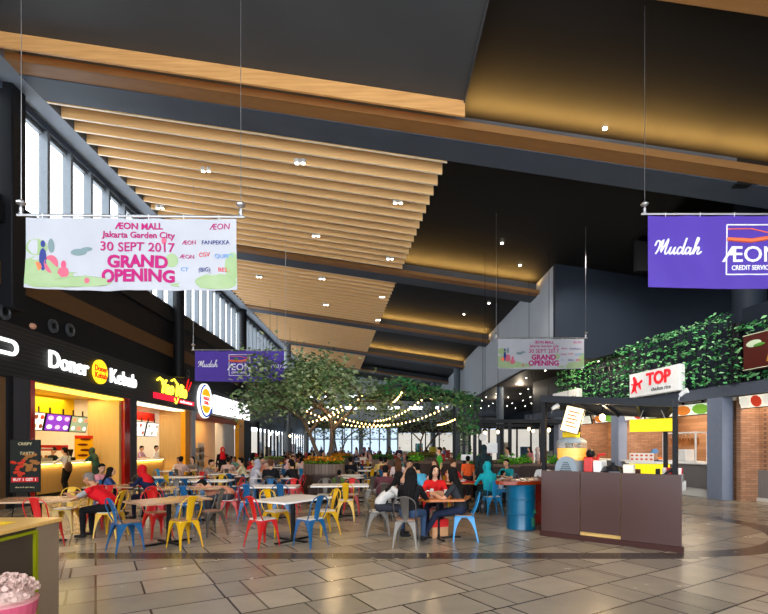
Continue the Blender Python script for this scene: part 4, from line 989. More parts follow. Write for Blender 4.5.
# juice dispenser
t = kthing('juice_dispenser', .42, .40, .97, 'clear drink dispenser of orange juice with a grey domed motor grille', 'dispenser')
MB().lathe([(.25, .42), (.262, .46), (.272, .74), (.26, .76)], 24).obj('tank', mat('tank_glass', (.95, .93, .75), .05, alpha=.16), t)
MB().lathe([(.235, .435), (.252, .47), (.256, .66)], 24).obj('orange_juice', mat('orange_juice', hexc(250, 170, 10), .2, emit=.35), t)  # juice given its own glow to show through the tank
MB().lathe([(.27, .76), (.25, .80), (.18, .85), (.14, .86)], 24).obj('lid', mat('grey_lid', hexc(150, 160, 164), .3), t)
MB().lathe([(.24, 0), (.24, .42)], 20).obj('base', mat('machine_grey', hexc(130, 142, 150), .35), t)
b = MB(); p = [(.2 * math.cos(a), .27 + .24 * math.sin(a)) for a in [math.pi * i / 16 for i in range(17)]]; p = [(-.2, .0)] + p[::-1] + [(.2, .0)]
b.add([(x, y, z) for y in (-.30, -.12) for (x, z) in p], [tuple(range(len(p)))[::-1], tuple(range(len(p), 2 * len(p)))] + [(i, (i + 1) % len(p), len(p) + (i + 1) % len(p), len(p) + i) for i in range(len(p))])
b.obj('motor_cover', mat('machine_grey', (0, 0, 0)), t)
b = MB()
for i in range(9):
    for j in range(7):
        x = -.13 + .0325 * i + (.016 if j % 2 else 0); z = .18 + .036 * j
        if abs(x) < .135 - .012 * j: b.ell((x, -.302, z), (.011, .004, .013), n=6)
b.obj('grille', blackm, t)
MB().box(-.14, .12, -.1, .1, .86, .96, bev=.01).obj('yellow_box', yellowp, t)
t = kthing('slush_machine', .86, .32, .97, 'red and white slush machine with a black knob beside the orange juice', 'drink machine')
MB().box(-.15, .0, -.15, .2, 0, .5, bev=.015).obj('red_tank', mat('red_plastic', hexc(200, 30, 24), .3), t); MB().box(.01, .15, -.15, .2, 0, .44, bev=.015).obj('white_tank', white, t)
MB().ell((-.07, -.02, .56), (.08, .08, .08), n=14).obj('knob', blackm, t); MB().tube([(.05, 0, .44), (.07, 0, .54), (.18, 0, .55)], .025, 8).obj('lever', mat('red_plastic', (0, 0, 0)), t)
t = kthing('wok', 1.16, .33, 1.09, 'large black domed pan lying on the kiosk worktop', 'pan')
MB().lathe([(.24, 0.0), (.25, .04), (.22, .14), (.14, .22), (.03, .25)], 24).obj('dome', mat('black_shiny', hexc(34, 34, 38), .15), t); MB().tube([(.0, 0, .24), (.0, 0, .29)], .03, 10).obj('knob', blackm, t)
MB().lathe([(.26, -.0), (.27, .02), (.26, .03)], 24).obj('rim', steel, t)
t = kthing('sales_screen', 1.86, .34, 1.09, 'tilted black sales screen on the right of the kiosk', 'screen')
MB().box(-.02, .02, -.12, .12, .04, .34, M=Matrix.Rotation(R(48), 4, 'Y')).obj('screen', blackm, t); MB().box(-.03, .03, -.03, .03, 0, .2).obj('stand', blackm, t); MB().box(-.12, .12, -.1, .1, 0, .02).obj('base', blackm, t)
t = kthing('condiment_rack', 2.08, .36, 1.09, 'small rack of red sauce cups beside the right post of the kiosk', 'rack')
MB().box(-.16, .14, -.1, .1, 0, .12, bev=.01).obj('tray', steel, t)
for i in range(8): MB().lathe([(.03, .08), (.035, .22)], 10, (-.12 + .07 * (i % 4), -.05 + .1 * (i // 4), 0)).obj('cup', mat('cup_red' if i % 3 else 'cup_pale', hexc(190, 40, 50) if i % 3 else hexc(230, 220, 210), .4), t)
t = kthing('box', 1.42, .26, 1.09, 'small cream carton beside the black pan', 'box'); MB().box(-.06, .1, -.06, .06, 0, .26, bev=.004).obj('carton', cream, t); MB().box(-.06, .1, -.061, .061, .2, .21).obj('tape', white, t)
# hanging yellow sign and tilted lit menu, lamp bulb
t = thing('hanging_sign', (4.68, 8.38, 2.03), KA, 'plain yellow sign hanging on strings under the kiosk roof', 'sign')
MB().box(-.35, .35, -.02, .02, -.11, .11, bev=.004).obj('board', mat('yellow_sign', hexc(252, 226, 20), .4, emit=.25), t)
for x in (-.2, .2): MB().tube([(x, 0, .11), (x * .7, 0, .26)], .004, 4).obj('string', white, t)
t = thing('lit_menu_panel', (3.38, 8.62, 2.14), KA, 'tilted glowing cream menu panel with red letters at the left of the kiosk', 'menu board')
M = Matrix.Rotation(R(16), 4, 'Y')
MB().box(-.17, .17, 0, .04, -.24, .24, M=M, bev=.004).obj('case', blackm, t)
s = MB().box(-.155, .155, -.006, 0, -.225, .225, M=M).obj('screen', mat('menu_glow', hexc(250, 216, 160), emit=1.0, ecol=(1, .78, .42)), t)
b = MB(); [b.box(-.1, .1 - .04 * (i % 2), -.01, -.006, .13 - i * .065, .15 - i * .065, M=M) for i in range(5)]; b.obj('lettering', mat('menu_red', hexc(200, 60, 40), emit=.4), s)
t = thing('bare_bulb', (4.05, 8.9, 2.2), 0, 'glowing warm bulb under the kiosk roof', 'lamp'); MB().ell((0, 0, 0), (.05, .05, .06), n=12).obj('bulb', mat('warm_bulb', (1, .8, .4), emit=22, ecol=(1, .75, .35)), t); MB().tube([(0, 0, .05), (0, 0, .25)], .012, 6).obj('cord', blackm, t)
lamp('bulb_light', 'POINT', (4.05, 8.9, 2.08), 22, WARM, size=.06)
for (x, y, z, rz_, lab) in ((4.7, 7.62, 2.47, -30, 'small white spotlight clamped at the right end of the kiosk roof'), (3.15, 8.98, 2.36, 30, 'small white spotlight at the left end of the kiosk roof')):
    t = thing('spotlight', (x, y, z), R(rz_), lab, 'spotlight', 'spotlights on the kiosk roof'); b = MB(); b.tube([(0, 0, 0), (.05, -.03, .05), (.1, -.05, .07)], [.03, .035, .045], 12); b.obj('head', white, t); MB().tube([(0, 0, 0), (-.02, 0, -.08)], .01, 6).obj('bracket', steel, t)

# barrel table with long red-brown board
t = thing('oil_drum', (2.78, 9.75, 0), 0, 'blue oil drum holding up the end of the red-brown table board', 'drum')
b = MB(); b.lathe([(.285, 0), (.295, .01), (.29, .03), (.285, .29), (.297, .30), (.297, .315), (.285, .33), (.285, .58), (.297, .59), (.297, .605), (.285, .62), (.287, .87), (.295, .885), (.285, .895)], 32); autosm(b.obj('body', mat('drum_blue', hexc(8, 98, 132), .3, c2=hexc(6, 84, 116), coat=.3), t), 30)
b = MB(); b.ell((.17, -.245, .16), (.035, .006, .11), n=8); b.ell((.21, -.225, .36), (.025, .006, .05), n=8); b.obj('worn_patch', mat('drum_green', hexc(50, 110, 80), .5), t)
t = thing('bar_table_board', (3.1, 10.1, .9), R(35), 'red-brown varnished table board on the blue drum', 'table')
MB().prism([(.95 * math.cos(a) * 1.05, .42 * math.sin(a)) for a in [2 * math.pi * i / 28 for i in range(28)]], 0, .07).obj('top', topr, t)
MB().box(.35, .85, -.2, .25, -.9, 0).obj('red_leg_box', redgl, t)
for i in range(7): 
    o = MB().lathe([(.04, 0), (.045, .008), (.04, .012)], 12).obj('coaster', white if i % 2 else cream, None, (2.75 + .16 * i, 9.85 + .09 * i + .08 * (i % 2), .9705)); tag(o, 'small pale coaster on the red-brown board over the drum', 'coaster', 'coasters on the red-brown board')

# near-left counter
t = thing('front_counter', (-2.98, 2.2, 0), 0, 'oak-topped counter with lime green frame at the lower left corner', 'counter')
MB().box(-2.2, 0, 1.93, 2.2, 0, .965).obj('end_block', mat('greige_panel', hexc(132, 112, 92), .5, c2=hexc(116, 98, 80), scale=3), t)
MB().box(-2.2, -.02, -1.2, 1.93, 0, .965).obj('body', mat('dark_smoky_panel', hexc(66, 54, 46), .35), t)
lime = mat('lime_green_trim', hexc(128, 130, 16), .4)
MB().box(-.02, .006, 1.90, 1.93, 0, .94).obj('green_trim', lime, t); MB().box(-.02, .006, -1.2, 1.90, .915, .94).obj('green_trim', lime, t)
MB().box(-2.25, .015, -1.2, 2.24, .965, 1.0, bev=.006).obj('worktop', wood('honey_oak_top', hexc(214, 170, 100), hexc(190, 142, 76), 3, (1, 9, 1), .3), t)
MB().box(-2.1, -.2, -.9, 1.95, 1.001, 1.004).obj('yellow_inlay', yellowp, t)
t = thing('dessert_model', (-2.80, 3.55, 0), 0, 'big pink dessert cup with frilly cream top standing at the left counter', 'model dessert')
MB().lathe([(.10, 0), (.17, .25), (.20, .50), (.21, .52)], 28).obj('cup', mat('pink_cup', hexc(206, 130, 136), .4, c2=hexc(226, 170, 170), scale=8), t)
b = MB(); rnd = random.Random(2)
b.ell((0, 0, .55), (.18, .18, .12), n=16)
for i in range(420):
    a = rnd.uniform(0, 6.28); r = .2 * math.sqrt(rnd.random()); M = Euler((rnd.uniform(-1.2, 1.2), rnd.uniform(-1.2, 1.2), rnd.uniform(0, 6))).to_matrix(); c = Vector((r * math.cos(a), r * math.sin(a), .54 + .13 * math.sqrt(max(0, 1 - (r / .2) ** 2)) + rnd.uniform(0, .03))); s = rnd.uniform(.015, .032)
    b.add([c + M @ Vector(v) * s for v in ((-1, -.4, 0), (-.3, -.8, .3), (.5, -.7, -.2), (1, 0, .2), (.4, .7, 0), (-.6, .6, .3))], [(0, 1, 2, 3, 4, 5)])
b.obj('frilly_cream', mat('cream_frill', hexc(206, 172, 160), .6), t)
b = MB(); b.lathe([(.172, .18), (.176, .22)], 24); b.obj('blue_band', mat('blue_band', hexc(80, 130, 170), .5), t)
MB().lathe([(.19, .40), (.204, .5)], 24).obj('pink_band', mat('hot_pink', hexc(196, 84, 108), .4), t)

# ================================================================== HANGING BANNERS
purple = mat('purple_vinyl', hexc(84, 62, 156), .5, c2=hexc(74, 52, 142), scale=1.5)
whv = mat('white_vinyl', hexc(172, 171, 176), .5, c2=hexc(150, 150, 157), scale=1.5)
prw = mat('print_white', hexc(240, 236, 240), .5); prm = mat('print_magenta', hexc(164, 24, 100), .5); pror = mat('print_orange', hexc(240, 110, 70), .5)
prg = mat('print_green', hexc(118, 146, 92), .6, c2=hexc(156, 168, 136), scale=3); prp = mat('print_pink', hexc(190, 92, 112), .6); prn = mat('print_navy', hexc(50, 60, 120), .6); prr = mat('print_red', hexc(210, 50, 60), .6)
SCRIPT = [[(-.12, .5), (-.02, .78), (.16, .74), (.12, .3), (-.04, 0)], [(.12, .3), (.36, .88), (.28, .1), (.66, .92), (.54, .14), (.62, .0), (.76, .15), (.87, .42), (.81, .1), (.9, .0), (1.03, .15), (1.13, .42), (1.07, .1), (1.15, .0), (1.27, .12)],
    [(1.56, .36), (1.42, .42), (1.3, .22), (1.34, .03), (1.46, .03), (1.6, .25), (1.78, .98), (1.62, .15), (1.68, .0), (1.8, .12)], [(2.06, .36), (1.92, .42), (1.8, .22), (1.84, .03), (1.95, .03), (2.08, .22), (2.13, .4), (2.07, .1), (2.14, .0), (2.27, .16), (2.52, .85), (2.5, .99), (2.42, .9), (2.3, .0)], [(2.3, .0), (2.42, .3), (2.56, .42), (2.61, .33), (2.54, .08), (2.63, .0), (2.78, .15)]]
def cr(P, i):
    g = lambda k: P[max(0, min(len(P) - 1, k))]; a, b, c, d = g(i - 1), g(i), g(i + 1), g(i + 2); o = []
    for t in (0, .25, .5, .75):
        o.append(tuple(.5 * (2 * b[j] + (c[j] - a[j]) * t + (2 * a[j] - 5 * b[j] + 4 * c[j] - d[j]) * t * t + (3 * b[j] - a[j] - 3 * c[j] + d[j]) * t ** 3) for j in (0, 1)))
    return o
def banner(x0, x1, Y, ztop, H, kind, label, wave=.012, dy=0, slack=.0, wires=(True, True)):
    W = x1 - x0; t = thing('hanging_banner', ((x0 + x1) / 2, Y, ztop), math.atan2(dy, W), label, 'banner', None)
    def fn(x, z): return wave * (math.sin(x * 3.1 + z * 2.2) * .6 + math.sin(x * 7.3 - z * 3.0 + 1) * .3 + .25 * math.sin(x * 13 + z * 6)) * min(1, -z / H * 1.5 + .25) if z < 0 else 0
    b = MB(); nx, nz_ = 60, 20; vs = []
    for side in (0, .006):
        for j in range(nz_ + 1):
            for i in range(nx + 1):
                u = i / nx; x = -W / 2 + W * u; sag = .012 * math.sin(math.pi * ((u * 5) % 1)); z = -.03 - sag * (1 - j / nz_) - H * j / nz_ - (.03 * math.sin(math.pi * u) * j / nz_)
                vs.append((x, fn(x, z) + side, z))
    n1 = (nx + 1) * (nz_ + 1)
    fs = [(j * (nx + 1) + i, (j + 1) * (nx + 1) + i, (j + 1) * (nx + 1) + i + 1, j * (nx + 1) + i + 1) for j in range(nz_) for i in range(nx)]
    b.add(vs, fs + [tuple(n1 + k for k in f[::-1]) for f in fs]); b.obj('cloth', purple if kind == 'p' else whv, t, smooth=True)
    MB().tube([(-W / 2 - .12, 0, 0), (W / 2 + .12, 0, 0)], .02, 10).obj('bar', steel, t)
    for i in range(6): MB().tube([(-W / 2 + W * (i + .5) / 6, -.022, .02), (-W / 2 + W * (i + .5) / 6, -.01, -.05)], .006, 5).obj('tie', white, t)
    for s, on in ((-1, wires[0]), (1, wires[1])):
        if not on: continue
        xx = s * (W / 2 + .06); zc = Hb((x0 + x1) / 2 + xx) + .66 - ztop
        if abs(Y - 16.6) < .5 and (x0 + x1) / 2 + xx < 1: zc = Hb((x0 + x1) / 2 + xx) + .52 - ztop
        MB().tube([(xx, 0, .1), (xx, 0, zc)], .005, 5).obj('wire', steel, t)
        c = MB(); c.lathe([(.012, .13), (.06, .16), (.07, .18), (.02, .22)], 12, (xx, 0, 0)); c.ell((xx, 0, .08), (.03, .03, .045), n=8); c.ell((xx, 0, .02), (.04, .035, .03), n=8); c.obj('hook', steel, t)
    e = -.006; k = H / 1.1
    if kind == 'p':
        ms = MB(); S_ = .25 * k; q0 = (-W * .355 - 1.37 * S_, -H * .56)
        for st_ in SCRIPT:
            pp = [q for i in range(len(st_) - 1) for q in cr(st_, i)] + [st_[-1]]
            ms.tube([(q0[0] + (x + z * .15) * S_, fn(q0[0] + x * S_, -.5) + e, q0[1] + z * S_) for x, z in pp], .014 * k, 5)
        ms.obj('script_word', prw, t)
        text('script_word', 'Terpercaya', .30 * k, prw, t, W * .335, -H * .52, e, fn, shear=.45, ext=.004, sx=.8, bold=-.002)
        b = MB(); s = .38 * k; cz = -H * .5
        for p in ([(-s, cz + s), (s, cz + s)], [(-s, cz - s), (s, cz - s)], [(-s, cz + s), (-s, cz - s)], [(s, cz + s), (s, cz - s)]): b.tube([(x, fn(x, z) + e, z) for x, z in p], .012, 5)
        b.obj('emblem_frame', prw, t)
        b = MB(); b.tube([(-s, fn(-s, cz + .1) + e, cz + .42 * s), (0, fn(0, cz) + e, cz + .36 * s), (.6 * s, fn(.6 * s, cz) + e, cz + .45 * s), (.92 * s, fn(s, cz) + e, cz + .62 * s)], [.035, .04, .04, .015], 6)
        b.tube([(-s, fn(-s, cz) + e, cz + .83 * s), (0, fn(0, cz) + e, cz + .84 * s), (.92 * s, fn(s, cz) + e, cz + .64 * s)], .010, 5); b.obj('orange_swoosh', pror, t)
        text('emblem_word', 'ÆON', .34 * k, prw, t, 0, cz - .22 * s, e, fn, ext=.004, bold=.003, sx=1.05)
        text('emblem_subtitle', 'CREDIT SERVICE', .10 * k, prw, t, 0, cz - .74 * s, e, fn, ext=.003, bold=.002, sx=.82)
    else:
        text('mall_name', 'ÆON MALL', .14 * k, prm, t, .12 * k, -H * .15, e, fn, ext=.003, bold=.003); text('mall_name', 'Jakarta Garden City', .135 * k, prm, t, .12 * k, -H * .275, e, fn, ext=.003, bold=.002)
        text('date', '30 SEPT 2017', .20 * k, prm, t, .1 * k, -H * .45, e, fn, ext=.003, bold=.002, sx=1.0)
        text('headline', 'GRAND', .26 * k, prm, t, .1 * k, -H * .66, e, fn, ext=.003, bold=.010); text('headline', 'OPENING', .26 * k, prm, t, .1 * k, -H * .86, e, fn, ext=.003, bold=.010)
        text('corner_logo', 'ÆON', .13 * k, prm, t, W * .42, -H * .15, e, fn, ext=.003, shear=.1)
        for i, (s_, m_, x, z) in enumerate((('ÆON', prm, .27, .36), ('FANPEKKA', prn, .40, .37), ('ÆON', prm, .26, .56), ('CGV', prr, .345, .54), ('QUPED', mat('print_blue', hexc(90, 140, 200), .5), .44, .56), ('CT', mat('print_blue', (0, 0, 0)), .25, .75), ('(BIG)', prn, .345, .75), ('BEST', prr, .44, .75))):
            text('partner_logo', s_, .09 * k, m_, t, W * x, -H * z, e, fn, ext=.003)
        # green meadow with three playing figures and a path drawing
        b = MB()
        def patch(mi, cx, cz, rx, rz_, n=14, y=-.003):
            p = [(cx + rx * math.cos(2 * math.pi * i / n), cz + rz_ * math.sin(2 * math.pi * i / n)) for i in range(n)]; p = [(max(-W / 2, min(W / 2, x)), max(-H - .02, min(-.05, z))) for x, z in p]
            b.add([(x, fn(x, z) + y, z) for x, z in p], [tuple(range(n))], mi)
        for (cx, cz, rx, rz_) in ((-.44, -.80, .10, .22), (-.36, -.9, .16, .12), (-.25, -.93, .16, .08), (-.45, -.45, .05, .12), (.40, -.92, .10, .12), (.48, -.7, .04, .2), (.3, -.97, .12, .04), (.19, -.62, .03, .10)): patch(0, cx * W, cz * H, rx * W, rz_ * H)
        for mi, (cx, cz, rx, rz_) in ((1, (-.42, -.62, .016, .16)), (2, (-.385, -.68, .03, .13)), (3, (-.385, -.42, .014, .10)), (2, (-.33, -.80, .028, .09)), (4, (-.33, -.68, .013, .06)), (5, (-.445, -.72, .02, .06)), (2, (-.21, -.92, .012, .04)), (2, (.155, -.35, .012, .05)), (1, (-.42, -.40, .010, .05)), (3, (-.25, -.52, .04, .05)), (3, (-.21, -.48, .03, .03))): patch(mi, cx * W, cz * H, rx * W, rz_ * H, y=-.006)
        b.obj('printed_picture', [prg, prn, prp, mat('print_greyblue', hexc(112, 130, 132), .6), mat('print_rose', hexc(200, 80, 110), .6), pror], t)
    return t
banner((27 - 384) / 480 * 6.94, (236 - 384) / 480 * 6.94, 6.94, 1.65 + 231 * 6.94 / 480, 1.02, 'w', 'white grand opening banner hanging at the upper left, nearest the camera', wave=.045, dy=.06)
banner((195 - 384) / 480 * 16.6, (284 - 384) / 480 * 16.6, 16.6, 1.65 + 97 * 16.6 / 480, 1.04, 'p', 'small purple banner hanging in front of the tree at the left', wave=.015)
banner((498 - 384) / 480 * 16.6, (584 - 384) / 480 * 16.6, 16.6, 1.65 + 109 * 16.6 / 480, 1.02, 'w', 'small white grand opening banner hanging before the navy bulkhead', wave=.008)
banner((648 - 384) / 480 * 8.66, (648 - 384) / 480 * 8.66 + 3.72, 8.66, 1.65 + 233 * 8.66 / 480, 1.29, 'p', 'large purple banner cut off by the right edge of the picture', wave=.012, wires=(True, False))

# ================================================================== PLANTERS, TREES, PERGOLA, STRING LIGHTS
bark = mat('grey_brown_bark', hexc(96, 80, 66), .8, c2=hexc(70, 58, 48), scale=12, bump=.4)
lf = [mat('tree_leaf', hexc(112, 136, 88), .5, c2=hexc(84, 108, 66), scale=9), mat('tree_leaf_dark', hexc(70, 94, 60), .5), mat('tree_leaf_pale', hexc(156, 170, 128), .5)]
plank = bricks('grey_plank_tub', hexc(122, 104, 94), hexc(96, 82, 74), hexc(50, 42, 38), .11, 3, .006, .7)
darkwood = wood('dark_brown_wood', hexc(66, 50, 44), hexc(52, 40, 36), 3, (6, 6, 1), .5)
def planter(x, y, r, h, label, flowers=((236, 150, 40), (214, 110, 30), (96, 130, 40)), fh=.25, seed=1, box=True):
    t = thing('round_planter', (x, y, 0), 0, label, 'planter', 'round planters in the seating area')
    b = MB(); b.lathe([(r * .94, h - .36), (r, h - .3), (r, h), (r * .93, h), (r * .93, h - .04)], 40); b.obj('tub', plank, t)
    b = MB(); b.lathe([(r * .9, h - .06), (.02, h - .03)], 30); b.obj('soil', mat('soil', hexc(50, 38, 30), .9), t)
    if box:
        b = MB(); b.prism([(r * 1.02 * math.cos(R(22.5 + 45 * i)), r * 1.02 * math.sin(R(22.5 + 45 * i))) for i in range(8)], 0, h - .36); b.obj('seat_base', darkwood, t)
    rnd = random.Random(seed); b = MB()
    for k in range(int(2000 * r)):
        a = rnd.uniform(0, 6.28); q = r * .95 * math.sqrt(rnd.random()); z = h + rnd.uniform(0, fh) * (1 if q < r * .8 else .7); M = Euler((rnd.uniform(-.8, .8), rnd.uniform(-.8, .8), rnd.uniform(0, 6))).to_matrix(); s = rnd.uniform(.03, .055)
        c = Vector((q * math.cos(a) * 1.04, q * math.sin(a) * 1.04, z)); mi = 2 if z < h + fh * .4 else rnd.choice((0, 0, 1, 2)); b.add([c + M @ Vector(v) * s for v in ((-1, 0, 0), (0, -.6, .1), (1, 0, 0), (0, .6, .1))], [(0, 1, 2, 3)], mi)
    tag(b.obj('flowers', [mat('petal_%02x%02x%02x' % c, hexc(*c), .6) for c in flowers], t), kind='stuff'); return t
def tree(x, y, z0, trunk_h, top, rx, ry, n, label, seed, lean=0, leaf=.075, open_=.0):
    rnd = random.Random(seed); t = thing('indoor_tree', (x, y, z0), 0, label, 'tree', None); tips = []; tr = MB()
    def grow(p, d, L, r, depth):
        pts = [p]; rr = [r]; q = p.copy(); dd = d.copy()
        for k in range(4):
            dd = (dd + Vector((rnd.gauss(0, .12), rnd.gauss(0, .12), rnd.gauss(.02, .06)))).normalized(); q = q + dd * L / 4; pts.append(q.copy()); rr.append(r * (1 - .13 * (k + 1)))
        tr.tube(pts, rr, 8 if depth < 2 else 5)
        if depth >= 3: tips.extend((pts[2], pts[4])); return
        m = 3 if depth < 2 else 3
        for i in range(m):
            a = rnd.uniform(0, 6.28) + i * 2.1; nd = Vector((math.cos(a) * rx, math.sin(a) * ry, rnd.uniform(.0, .9) * .9)).normalized(); nd = (nd * .75 + dd * .45).normalized(); grow(q if i else pts[3], nd, L * rnd.uniform(.62, .85), r * .55, depth + 1)
        if depth > 0: tips.append(q)
    for s in (-1, 1):
        grow(Vector((s * .06, 0, 0)), Vector((.18 * s + lean, 0, 1)).normalized(), trunk_h, .07 if n > 3000 else .05, 0)
    # rescale the crown to its measured size
    cx = (max(p.x for p in tips) + min(p.x for p in tips)) / 2
    def sh(v): f = min(1, max(0, v[2] / (trunk_h * 1.6))) ** 1.5; return Vector((v[0] - cx * f, v[1], v[2]))
    tr.v = [tuple(sh(v)) for v in tr.v]; tips = [sh(p) for p in tips]
    xp = max(p.x for p in tips); xn = -min(p.x for p in tips)
    tips = [Vector((p.x * (rx / xp if p.x > 0 else rx / xn), p.y, p.z)) for p in tips]; mx = rx; sxx = (rx / xp, rx / xn)
    tr.v = [(v[0] * (1 + ((sxx[0] if v[0] > 0 else sxx[1]) - 1) * min(1, max(0, v[2] / trunk_h))), v[1], v[2]) for v in tr.v]; mz = max(p.z for p in tips); my = max(abs(p.y) for p in tips)
    sx, sy, sz = rx / mx, ry / my, top / mz
    def fx(v):
        f = min(1, max(0, v[2] / (trunk_h))); return Vector((v[0] * (1 + (sx - 1) * f), v[1] * (1 + (sy - 1) * f), v[2] * (1 + (sz - 1) * f)))
    tr.v = [tuple(fx(v)) for v in tr.v]; tr.v = [(v[0], v[1], v[2] * (1 - .24 * (v[0] / rx) ** 2)) for v in tr.v]; tr.obj('trunk', bark, t, smooth=True); tips = [fx(p) for p in tips]; tips = [Vector((p.x, p.y, p.z * (1 - .24 * (p.x / rx) ** 2))) for p in tips]
    mb = MB(); pts = []
    for k in range(n):
        p = rnd.choice(tips); pts.append((p.x + rnd.gauss(0, .22), p.y + rnd.gauss(0, .24), p.z + rnd.gauss(-.16, .28)))
    leafcloud(mb, pts, leaf, rnd, 3); tag(mb.obj('foliage', lf, t), kind='stuff'); return t
planter(-1.98, 15.9, .68, 1.10, 'round planked planter of orange flowers around the big tree')
tree(-1.98, 15.9, 1.0, 1.1, 4.0, 2.5, 2.0, 6400, 'big leafy indoor tree growing from the orange flower planter, in front of the purple banner', 11, leaf=.085)
planter(-2.3, 24.5, .7, 1.1, 'smaller-looking round flower planter behind the big tree', seed=3)
tree(-2.3, 24.5, 1.0, 1.2, 2.6, 1.6, 1.4, 1500, 'thin-leaved tree behind the big tree, low over the crowd', 21, leaf=.07)
planter(1.9, 24.0, .8, 1.15, 'round planter with orange-green shrubs under the pergola', seed=4, flowers=((150, 120, 50), (180, 130, 50), (80, 110, 50)))
tree(1.9, 24.0, 1.0, 1.2, 2.9, 2.3, 1.6, 1800, 'spreading tree under the vine pergola', 31, leaf=.07)
planter(-.05, 19.5, .45, 1.15, 'low round planter of dark green leaves in the middle aisle', seed=5, flowers=((70, 120, 50), (50, 96, 40), (60, 100, 44)), fh=.2)
planter(-6.2, 26, .8, 1.0, 'planter of clipped yellow-green leaves by the burger shop', seed=6, flowers=((130, 160, 60), (100, 130, 50), (90, 120, 50)), fh=.12)
# long dark planters on the right
for i, (x, y, L, lab) in enumerate(((3.6, 15.8, 1.6, 'dark timber planter box with lime shrub behind the teal shirt diner'), (5.4, 16.6, 1.8, 'dark timber planter box with lime shrub behind the white shirt diner'), (2.0, 19.0, 2.4, 'long dark timber planter wall in the middle right'), (4.6, 21.5, 3.4, 'long low timber planter in front of the pale column'))):
    t = thing('planter_box', (x, y, 0), 0, lab, 'planter', None)
    MB().box(-L / 2, L / 2, -.25, .25, 0, 1.05, bev=.01).obj('box', darkwood, t)
    MB().box(-L / 2 - .02, L / 2 + .02, -.27, .27, 1.0, 1.07).obj('rim', wood('mid_brown_rim', hexc(110, 88, 74), hexc(90, 70, 58)), t)
    rnd = random.Random(i); mb = MB(); pts = []
    for c in range(2 if i < 2 else 1):
        cx = (-L * .3 if c == 0 else L * .32)
        pts += [(cx + rnd.gauss(0, .16), rnd.gauss(0, .1), 1.1 + abs(rnd.gauss(0, .13))) for k in range(220)]
    leafcloud(mb, pts, .06, rnd, 2); tag(mb.obj('shrub', [mat('lime_leaf', hexc(120, 190, 50), .5), mat('lime_leaf_dark', hexc(70, 140, 40), .5)], t), kind='stuff')

# pergola
pg = thing('vine_pergola', (0, 0, 0), 0, 'black pergola overgrown with vines and hung with string lights', 'pergola')
A1, A2, A3, A4 = Vector((.35, 12.6, 3.30)), Vector((2.95, 15.6, 3.14)), Vector((-.5, 19, 3.6)), Vector((3.0, 20.5, 3.6))
PB = mat('black_timber', (0, 0, 0))
for p, q in ((A1, A2), (A2, A4), (A1, A3), (A3, A4)): barm(p, q, .05, .07).obj('beam', PB, pg)
for i in range(1, 7): barm(A1.lerp(A3, i / 7), A2.lerp(A4, i / 7), .04, .04).obj('cross_beam', PB, pg)
for q in (A2, A4, A2.lerp(A1, .165)): MB().box(q.x - .05, q.x + .05, q.y - .05, q.y + .05, 0, q.z).obj('post', PB, pg)
rnd = random.Random(9); pts = []
def along(p, q, n, sp): return [tuple(p.lerp(q, rnd.random()) + Vector((rnd.gauss(0, sp), rnd.gauss(0, sp), rnd.gauss(.02, sp)))) for _ in range(n)]
pts += along(A1, A2, 1000, .08) + along(A2, A4, 500, .1) + along(A1, A3, 500, .1) + along(A2, A2 - Vector((0, 0, 1.1)), 260, .07) + along(A2.lerp(A1, .165), A2.lerp(A1, .165) - Vector((0, 0, 1.4)), 280, .09)
for i in range(1, 7): pts += along(A1.lerp(A3, i / 7), A2.lerp(A4, i / 7), 60, .07)
for i in range(9):
    p = A1.lerp(A2, i / 9); pts += along(p, p - Vector((0, 0, rnd.uniform(.1, .35))), 30, .05)
mb = MB(); leafcloud(mb, pts, .07, rnd, 3); tag(mb.obj('vines', [lf[0], ivy3, lf[1]], pg), kind='stuff')
bulb = mat('string_bulb', (1, .8, .45), emit=7, ecol=(1, .62, .22))
def stringlight(p, q, sag, n, label):
    p, q = Vector(p), Vector(q); t = thing('string_light', p, 0, label, 'string light', 'string lights of the pergola and tree'); pt = []
    for i in range(n + 1):
        u = i / n; v = p.lerp(q, u) - p; v.z -= sag * 4 * u * (1 - u); pt.append(v)
    MB().tube(pt, .008, 4).obj('cable', blackm, t); me = MB().ell((0, 0, -.04), (.022, .022, .03), n=8).mesh('bulb', bulb, True)
    for v in pt[1:-1]: mobj('bulb', me, t, tuple(v))
def SP(px, py, Y): return ((px - 384) * Y / F, Y, 1.65 + (447 - py) * Y / F)
stringlight(SP(451, 403, 15.2), SP(330, 412, 15.6), .52, 30, 'longest bulb string from the pergola end sweeping left into the big tree')
stringlight(SP(425, 396, 14.2), SP(372, 420, 15.6), .18, 17, 'bulb string from the middle of the pergola beam down to the left')
stringlight(SP(403, 389, 13.2), SP(392, 402, 15.6), .05, 9, 'short steep bulb string near the left end of the pergola beam')
stringlight(SP(457, 417, 15.5), SP(436, 424, 17.5), .05, 10, 'short bulb string hanging low at the right pergola post')
stringlight(SP(392, 424, 15.6), SP(303, 408, 15.6), .25, 22, 'bulb string wound through the lower branches of the big tree')
stringlight(SP(366, 392, 15.4), SP(318, 420, 14.9), .1, 12, 'bulb string wound through the front of the big tree')
stringlight(SP(345, 402, 14.6), SP(305, 422, 14.8), .12, 10, 'low bulb string on the left side of the big tree')
lamp('string_light_glow', 'POINT', (1.3, 15, 2.7), 30, WARM, size=.04); lamp('string_light_glow', 'POINT', (-1.6, 14.9, 2.9), 26, WARM, size=.04)

